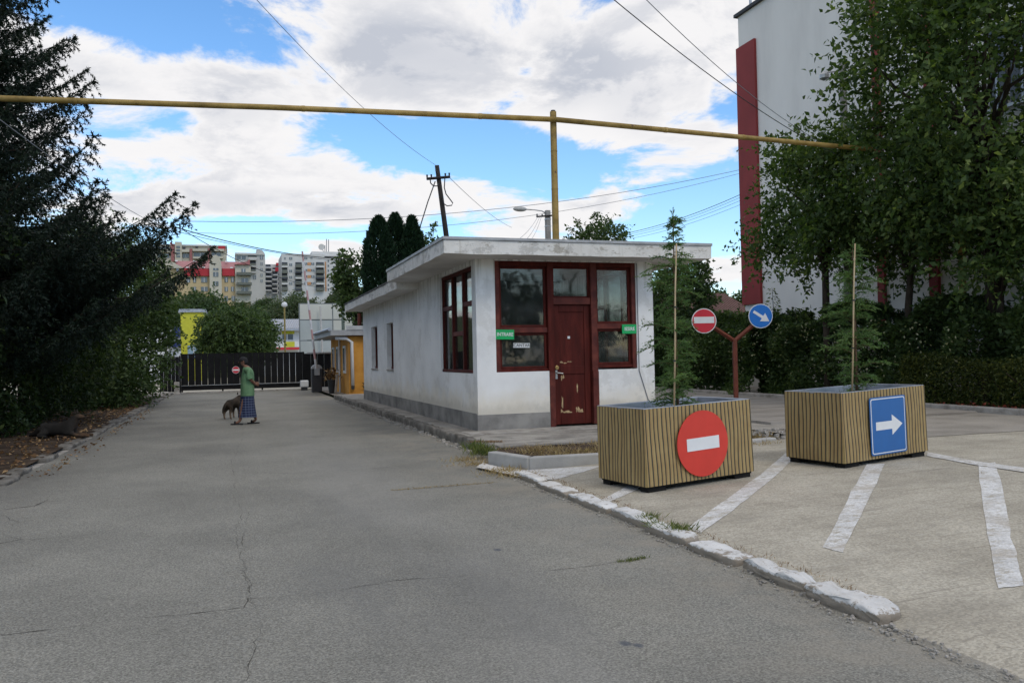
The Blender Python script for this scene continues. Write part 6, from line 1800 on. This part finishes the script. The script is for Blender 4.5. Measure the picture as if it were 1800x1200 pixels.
for k, (ya_, yb_, lb_) in enumerate(((413, 344, 'topmost of the dark wires rising from the booth roof to the right'), (416, 350, 'second of the dark wires rising from the booth roof to the right'), (419, 357, 'third of the dark wires rising from the booth roof to the right'), (423, 366, 'lowest of the dark wires rising from the booth roof to the right'))):
    cable(lb_, aty(1085, ya_, 44), aty(1420, yb_ - 62, 30), 0.45, 0.014 if k == 0 else 0.008)
cable('thin pale wire through the spruce branches at the left edge', atd(-30, 188, 12), aty(300, 405, 36), 0.2, 0.008, cable_grey)
for k, pb_ in enumerate(((905, 418), (920, 419), (930, 419))):
    cable(['left', 'middle', 'right'][k] + ' fine wire fanning down from the street lamp crossarm', aty(946 + 3 * k, 380, LY - 0.2), aty(pb_[0], pb_[1] + 6, LY - 6), 0.2, 0.010, cable_grey)

# ================================================================== MAN AND DOGS
skin_m = material('skin', [(0.17, 0.085, 0.055), (0.24, 0.125, 0.085)], scale=6, rough=0.6)
hair_m = flat('dark_cap', (0.012, 0.012, 0.015), rough=0.8)
shirt_m = material('green_shirt', [(0.10, 0.205, 0.105), (0.15, 0.27, 0.145)], scale=5, rough=0.85, bump=0.3, bscale=20)
plaid = material('plaid_cloth', [(0.012, 0.018, 0.055), (0.02, 0.03, 0.08)], scale=5, rough=0.85)
q = NT(plaid)
def bars(v, per, wd): return q.rng(q.math('ABSOLUTE', q.math('SUBTRACT', q.math('FRACT', q.math('ADD', q.math('DIVIDE', v, per), 50.0)), 0.5)), 0.5 - wd, 0.5)
q.layer(q.math('MULTIPLY', bars(q.z, 0.062, 0.16), 0.6), (0.20, 0.24, 0.34))
q.layer(q.math('MULTIPLY', bars(q.math('ADD', q.x, q.math('MULTIPLY', q.y, 0.6)), 0.075, 0.16), 0.45), (0.17, 0.21, 0.31))
MP = np.array(gr(436, 745, 0.0))
man = thing('person', 'man in green shirt and blue plaid wrap walking, hands behind back', 'person', tuple(MP), math.radians(176))
# local: +x is where he walks, +y his left, +z up
V = [(0.0, 0, 0.88), (-0.01, 0, 1.05), (-0.02, 0, 1.22), (0.0, 0, 1.36), (0.045, 0, 1.43), (0.085, 0, 1.50), (0.11, 0, 1.585),
     (-0.01, 0.17, 1.335), (-0.10, 0.215, 1.08), (-0.175, 0.075, 0.99), (-0.215, 0.02, 0.97),
     (-0.01, -0.17, 1.335), (-0.10, -0.215, 1.08), (-0.175, -0.075, 0.99), (-0.22, -0.02, 1.0),
     (0.01, 0.09, 0.82), (0.10, 0.09, 0.47), (0.185, 0.09, 0.085), (0.30, 0.10, 0.03),
     (-0.01, -0.09, 0.82), (-0.04, -0.09, 0.47), (-0.19, -0.09, 0.095), (-0.07, -0.10, 0.03)]
Ed = [(0, 1), (1, 2), (2, 3), (3, 4), (4, 5), (5, 6), (3, 7), (7, 8), (8, 9), (9, 10), (3, 11), (11, 12), (12, 13), (13, 14), (0, 15), (15, 16), (16, 17), (17, 18), (0, 19), (19, 20), (20, 21), (21, 22)]
Rr = [0.13, 0.13, 0.13, 0.09, 0.05, 0.078, 0.07, 0.06, 0.042, 0.03, 0.032, 0.06, 0.042, 0.03, 0.032, 0.085, 0.06, 0.036, 0.03, 0.085, 0.06, 0.036, 0.03]
# fingers, both hands clasped behind the back
for base, sgn in ((10, 1), (14, -1)):
    hv = np.array(V[base])
    for k, (dx, dz) in enumerate(((-0.05, 0.02), (-0.06, 0.005), (-0.058, -0.012), (-0.045, -0.028))):
        i0 = len(V); V.append(tuple(hv + np.array([dx * 0.6, -sgn * 0.015, dz]))); V.append(tuple(hv + np.array([dx, -sgn * 0.04, dz * 1.2 - 0.01])))
        Ed += [(base, i0), (i0, i0 + 1)]; Rr += [0.010, 0.008]
    i0 = len(V); V.append(tuple(hv + np.array([0.005, -sgn * 0.03, 0.045]))); Ed.append((base, i0)); Rr.append(0.010)
skin_object('body', V, Ed, Rr, skin_m, man, 2)
def loft(name, rings, mat, parent, n=24, seed=0, wob=0.0, cap=False):
    rng = np.random.default_rng(seed); vs_ = []
    for j, (cx, cy, z, rx, ry) in enumerate(rings):
        for k in range(n):
            an = 2 * PI * k / n; w = 1 + wob * math.sin(an * 5 + j * 0.6) + wob * 0.6 * math.sin(an * 9 - j)
            vs_.append((cx + rx * w * math.cos(an), cy + ry * w * math.sin(an), z))
    fs_ = [(j * n + k, j * n + (k + 1) % n, (j + 1) * n + (k + 1) % n, (j + 1) * n + k) for j in range(len(rings) - 1) for k in range(n)]
    if cap: fs_.append(tuple(range((len(rings) - 1) * n, len(rings) * n)))
    return MB().add(vs_, fs_), n
m, _ = loft('shirt', [(0.0, 0, 0.70, 0.165, 0.205), (0.0, 0, 0.78, 0.165, 0.205), (0.0, 0, 0.9, 0.165, 0.205), (0.0, 0, 1.0, 0.163, 0.20), (-0.01, 0, 1.12, 0.155, 0.205), (-0.015, 0, 1.24, 0.148, 0.215), (-0.01, 0, 1.33, 0.125, 0.20), (0.005, 0, 1.385, 0.095, 0.14), (0.02, 0, 1.415, 0.065, 0.075)], shirt_m, man, wob=0.012)
for s_ in (1, -1):
    m.tube([(-0.005, 0.13 * s_, 1.345), (-0.02, 0.19 * s_, 1.30), (-0.055, 0.215 * s_, 1.20), (-0.085, 0.222 * s_, 1.11)], [0.085, 0.085, 0.080, 0.078], 12, cap=False)
m.build('shirt', shirt_m, man, smooth=True)
m, _ = loft('wrap', [(0.01, 0, 0.17, 0.225, 0.20), (0.01, 0, 0.32, 0.20, 0.19), (0.005, 0, 0.5, 0.175, 0.185), (0.0, 0, 0.68, 0.158, 0.185), (0, 0, 0.86, 0.150, 0.18)], plaid, man, wob=0.022)
m.build('plaid_wrap', plaid, man, smooth=True)
# cap with peak, ears and nose
m = MB(); n1, n2 = 6, 16; hc = np.array([0.088, 0, 1.568])
vs_ = [tuple(hc + np.array([0.108 * math.cos(PI / 2 * i / n1) * math.cos(2 * PI * k / n2), 0.09 * math.cos(PI / 2 * i / n1) * math.sin(2 * PI * k / n2), 0.095 * math.sin(PI / 2 * i / n1)])) for i in range(n1 + 1) for k in range(n2)]
m.add(vs_, [(i * n2 + k, i * n2 + (k + 1) % n2, (i + 1) * n2 + (k + 1) % n2, (i + 1) * n2 + k) for i in range(n1) for k in range(n2)])
m.prism([(0.16, -0.06), (0.25, -0.045), (0.265, 0), (0.25, 0.045), (0.16, 0.06)], 'z', 1.555, 1.565)
m.build('cap', hair_m, man, smooth=True)
m = MB()
vs_ = [tuple(np.array([0.055, 0, 1.53]) + np.array([0.085 * math.cos(PI * i / 8 - PI / 2) * math.cos(PI / 2 + PI * k / 10), 0.088 * math.cos(PI * i / 8 - PI / 2) * math.sin(PI / 2 + PI * k / 10), 0.08 * math.sin(PI * i / 8 - PI / 2)])) for i in range(9) for k in range(11)]
m.add(vs_, [(i * 11 + k, i * 11 + k + 1, (i + 1) * 11 + k + 1, (i + 1) * 11 + k) for i in range(8) for k in range(10)])
m.build('hair', hair_m, man, smooth=True)
m = MB().tube([(0.185, 0, 1.55), (0.205, 0, 1.525), (0.19, 0, 1.515)], [0.010, 0.016, 0.012], 8)
for s_ in (1, -1): m.tube([(0.085, 0.083 * s_, 1.565), (0.08, 0.098 * s_, 1.545), (0.085, 0.085 * s_, 1.515)], [0.010, 0.016, 0.008], 6)
m.build('face', skin_m, man, smooth=True)
for (fx, fy, tl) in ((0.25, 0.10, 0.0), (-0.13, -0.10, 0.0)):
    pl = [(fx - 0.14, fy - 0.04), (fx - 0.10, fy - 0.048), (fx + 0.06, fy - 0.055), (fx + 0.14, fy - 0.03), (fx + 0.155, fy), (fx + 0.14, fy + 0.03), (fx + 0.06, fy + 0.055), (fx - 0.10, fy + 0.048), (fx - 0.14, fy + 0.04)]
    s_ = MB().prism(pl, 'z', 0.004, 0.03).build('slipper', hair_m, man)
    MB().tube([(fx + 0.05, fy - 0.05, 0.03), (fx + 0.05, fy - 0.03, 0.075), (fx + 0.05, fy + 0.03, 0.075), (fx + 0.05, fy + 0.05, 0.03)], 0.022, 6).build('strap', hair_m, s_)


def dog(label, loc, rz, coat, pale, lying=False, sc=1.0):
    t = thing('dog', label, 'dog', tuple(loc), rz)
    if not lying:
        # standing; +x is the nose
        V = [(-0.32, 0, 0.50), (-0.12, 0, 0.52), (0.12, 0, 0.51), (0.30, 0, 0.53), (0.44, 0, 0.62), (0.53, 0, 0.68), (0.63, 0, 0.655), (0.70, 0, 0.64)]
        Ed = [(0, 1), (1, 2), (2, 3), (3, 4), (4, 5), (5, 6), (6, 7)]
        Rr = [0.115, 0.115, 0.135, 0.13, 0.085, 0.08, 0.045, 0.035]
        for s_ in (1, -1):
            i = len(V); V += [(-0.27, 0.095 * s_, 0.34), (-0.38, 0.10 * s_, 0.20), (-0.345, 0.10 * s_, 0.05), (-0.30, 0.10 * s_, 0.025)]
            Ed += [(0, i), (i, i + 1), (i + 1, i + 2), (i + 2, i + 3)]; Rr += [0.085, 0.036, 0.028, 0.030]
            i = len(V); V += [(0.27, 0.09 * s_, 0.36), (0.25, 0.09 * s_, 0.20), (0.265, 0.09 * s_, 0.05), (0.30, 0.09 * s_, 0.025)]
            Ed += [(3, i), (i, i + 1), (i + 1, i + 2), (i + 2, i + 3)]; Rr += [0.065, 0.034, 0.026, 0.030]
        i = len(V); V += [(-0.45, 0.02, 0.46), (-0.53, 0.05, 0.33), (-0.53, 0.06, 0.20)]; Ed += [(0, i), (i, i + 1), (i + 1, i + 2)]; Rr += [0.045, 0.042, 0.022]
        head = np.array([0.53, 0, 0.70])
    else:
        V = [(-0.38, 0, 0.17), (-0.15, 0, 0.18), (0.08, 0, 0.19), (0.25, 0, 0.22), (0.33, 0, 0.36), (0.38, 0, 0.46), (0.48, 0, 0.44), (0.55, 0, 0.425)]
        Ed = [(0, 1), (1, 2), (2, 3), (3, 4), (4, 5), (5, 6), (6, 7)]
        Rr = [0.15, 0.15, 0.15, 0.14, 0.095, 0.085, 0.048, 0.036]
        for s_ in (1, -1):
            i = len(V); V += [(0.28, 0.11 * s_, 0.10), (0.42, 0.12 * s_, 0.045), (0.60, 0.11 * s_, 0.035), (0.68, 0.11 * s_, 0.032)]
            Ed += [(3, i), (i, i + 1), (i + 1, i + 2), (i + 2, i + 3)]; Rr += [0.06, 0.04, 0.032, 0.036]
            i = len(V); V += [(-0.22, 0.16 * s_, 0.13), (-0.35, 0.20 * s_, 0.06), (-0.15, 0.22 * s_, 0.04)]
            Ed += [(0, i), (i, i + 1), (i + 1, i + 2)]; Rr += [0.09, 0.045, 0.035]
        i = len(V); V += [(-0.55, 0.04, 0.08), (-0.66, 0.16, 0.05)]; Ed += [(0, i), (i, i + 1)]; Rr += [0.05, 0.035]
        head = np.array([0.38, 0, 0.48])
    V = [tuple(np.array(v) * sc) for v in V]; Rr = [r * sc for r in Rr]
    skin_object('body', V, Ed, Rr, coat, t, 2, root=1)
    for s_ in (1, -1):
        h = head * sc
        MB().add([h + np.array([-0.02, 0.03 * s_, 0.05]) * sc, h + np.array([0.02, 0.065 * s_, 0.04]) * sc, h + np.array([-0.05, 0.075 * s_, 0.03]) * sc, h + np.array([-0.02, 0.062 * s_, 0.14]) * sc], [(0, 1, 3), (1, 2, 3), (2, 0, 3), (0, 2, 1)]).build('ear', coat, t)
    return t


coat1 = material('dog_coat_brindle', [(0.010, 0.008, 0.006), (0.028, 0.020, 0.014), (0.062, 0.046, 0.032)], scale=5, detail=8, rough=0.95, bump=0.6, bscale=60)
q = NT(coat1); q.layer(q.rng(q.z, 0.06, 0.26, 1.0, 0.0), (0.22, 0.165, 0.12))
coat2 = material('dog_coat_black_tan', [(0.012, 0.011, 0.010), (0.026, 0.023, 0.020)], scale=6, detail=8, rough=0.9, bump=0.6, bscale=60)
q = NT(coat2); q.layer(q.math('MULTIPLY', q.rng(q.x, 0.30, 0.45), q.rng(q.noise(4, 5), 0.3, 0.6)), (0.10, 0.058, 0.032))
D1p = np.array(gr(409, 736, 0.0))
dog('brindle dog standing on the road behind the walking man', D1p, math.radians(65), coat1, None, False, 0.86)
D2p = np.array(gr(103, 769, 0.06))
dog('black and tan dog lying on the soil under the left trees', D2p, math.radians(-12), coat2, None, True, 0.95)

# ================================================================== GROUND LITTER
def litter(name, label, cat, P, mat, l0, l1, seed, up=0.3, wide=0.55):
    rng = np.random.default_rng(seed); n = len(P)
    d = unit(np.stack([rng.normal(size=n), rng.normal(size=n), rng.normal(size=n) * up], 1))
    L = rng.uniform(l0, l1, n)
    V, Fc, rr = leaf_arrays(P, d, L, L * wide, rng.uniform(0, 1, n), rng)
    o_ = P.mean(0)
    o = link(name, mesh_np(name, V - o_, Fc, rr), mat); o.location = tuple(o_)
    return tag(o, label, cat, kind='stuff')


g = np.random.default_rng(131)
n = 1700
P = np.stack([-3.0 - np.abs(g.normal(size=n)) * 1.3, g.uniform(12.4, 34, n), np.full(n, 0.085)], 1)
litter('fallen_leaves', 'dry brown leaves scattered on the soil under the left trees', 'leaves', P, leaf_dry, 0.04, 0.10, 132, 0.35)
n = 260
P = np.stack([-2.72 + np.abs(g.normal(size=n)) * 0.16, g.uniform(13, 30, n), np.full(n, 0.012)], 1)
litter('fallen_leaves', 'dry leaves lying in the gutter along the left kerb', 'leaves', P, leaf_dry, 0.03, 0.08, 133, 0.3)
def tufts(label, C, spread, n, mat, h0, h1, seed, cat='grass', name='grass_tuft'):
    rng = np.random.default_rng(seed)
    C = np.array(C); idx = rng.integers(0, len(C), n)
    P = C[idx] + np.stack([rng.normal(size=n) * spread[0], rng.normal(size=n) * spread[1], np.zeros(n)], 1)
    d = unit(np.stack([rng.normal(size=n) * 0.7, rng.normal(size=n) * 0.7, np.ones(n) * 0.8], 1))
    L = rng.uniform(h0, h1, n)
    V, Fc, rr = leaf_arrays(P, d, L, np.maximum(L * 0.08, 0.004), rng.uniform(0, 1, n), rng)
    o_ = C.mean(0); o = link(name, mesh_np(name, V - o_, Fc, rr), mat); o.location = tuple(o_)
    return tag(o, label, cat, kind='stuff')
C = [(g.uniform(3.9, 8.5), g.uniform(10.5, 12.1), 0.12) for _ in range(260)]
tufts('flattened dry grass in the strip before the booth', C, (0.12, 0.08), 7000, grass_dry, 0.03, 0.12, 141)
tufts('green weeds and dry grass at the corner of the island kerb', [tuple(gr(852, 795, 0.08)), tuple(gr(846, 800, 0.05)), tuple(gr(835, 790, 0.08))], (0.10, 0.12), 500, grass_green, 0.05, 0.22, 142)
tufts('dry grass tufts in the gutter by the white painted corner', [tuple(gr(820, 810, 0.0)), tuple(gr(835, 818, 0.0)), tuple(gr(880, 832, 0.01)), tuple(gr(905, 838, 0.01)), tuple(gr(892, 828, 0.02))], (0.16, 0.10), 1100, grass_dry, 0.03, 0.12, 143)
tufts('green tufts growing between the white kerb stones and the apron', [tuple(gr(1150, 925, 0.05)), tuple(gr(1185, 930, 0.06)), tuple(gr(1205, 932, 0.06)), tuple(gr(1145, 912, 0.06))], (0.05, 0.05), 420, grass_green, 0.03, 0.10, 144)
tufts('strip of grass growing in the asphalt crack', [tuple(gr(px, 988 - (px - 1090) * 0.17, 0.0)) for px in range(1092, 1136, 4)], (0.03, 0.015), 260, grass_green, 0.01, 0.035, 145)
tufts('yellow grass growing in the far asphalt crack', [tuple(gr(px, 862 - (px - 690) * 0.077, 0.0)) for px in range(692, 872, 6)], (0.03, 0.015), 420, grass_dry, 0.01, 0.04, 146)
tufts('rusty dry moss patch on the booth pavement', [tuple(gr(px, 777, 0.15)) for px in range(832, 880, 5)], (0.06, 0.06), 800, leaf_dry, 0.015, 0.05, 147, 'moss', 'moss_patch')
tufts('dry grass along the back of the white kerb stones', [(3.66 + 0.03 * math.sin(k), 4.2 + k * 0.25, apron_z(3.66)) for k in range(25)], (0.03, 0.07), 700, leaf_dry, 0.012, 0.05, 148)


def rubble(label, lo, hi, n, s0, s1, seed, z, mat=kerb_mat):
    rng = np.random.default_rng(seed)
    m = MB(((lo[0] + hi[0]) / 2, (lo[1] + hi[1]) / 2, z))
    for k in range(n):
        c = np.array([rng.uniform(lo[0], hi[0]), rng.uniform(lo[1], hi[1]), z + 0.01]); s = rng.uniform(s0, s1)
        o8 = np.array([[a_, b_, c_] for a_ in (-1, 1) for b_ in (-1, 1) for c_ in (-1, 1)], float) * s * 0.5 * rng.uniform(0.5, 1.1, (8, 3)) * np.array([1, 1, 0.7])
        m.add(c + o8, [(0, 1, 3, 2), (4, 6, 7, 5), (0, 4, 5, 1), (2, 3, 7, 6), (0, 2, 6, 4), (1, 5, 7, 3)])
    o = m.build('rubble', mat); o.location = ((lo[0] + hi[0]) / 2, (lo[1] + hi[1]) / 2, z)
    return tag(o, label, 'rubble', kind='stuff')
rubble('loose stones along the foot of the pavement kerb beside the booth', (3.55, 12.4), (3.78, 31), 420, 0.02, 0.08, 151, 0.0)
rubble('broken stones between the two planters by the island', (8.0, 10.7), (9.6, 12.1), 130, 0.02, 0.10, 152, 0.165)
rubble('stones piled at the left end of the gate', (-4.4, 38.5), (-2.9, 42.5), 60, 0.1, 0.4, 153, 0.05)
rubble('crumbs and grit along the foot of the white kerb stones', (3.28, 3.2), (3.42, 10.0), 420, 0.006, 0.022, 154, -0.002, kerb_mat)
rubble('crumbled concrete along the near edge of the apron', (3.34, 2.0), (3.46, 3.8), 110, 0.005, 0.022, 155, 0.004, kerb_mat)
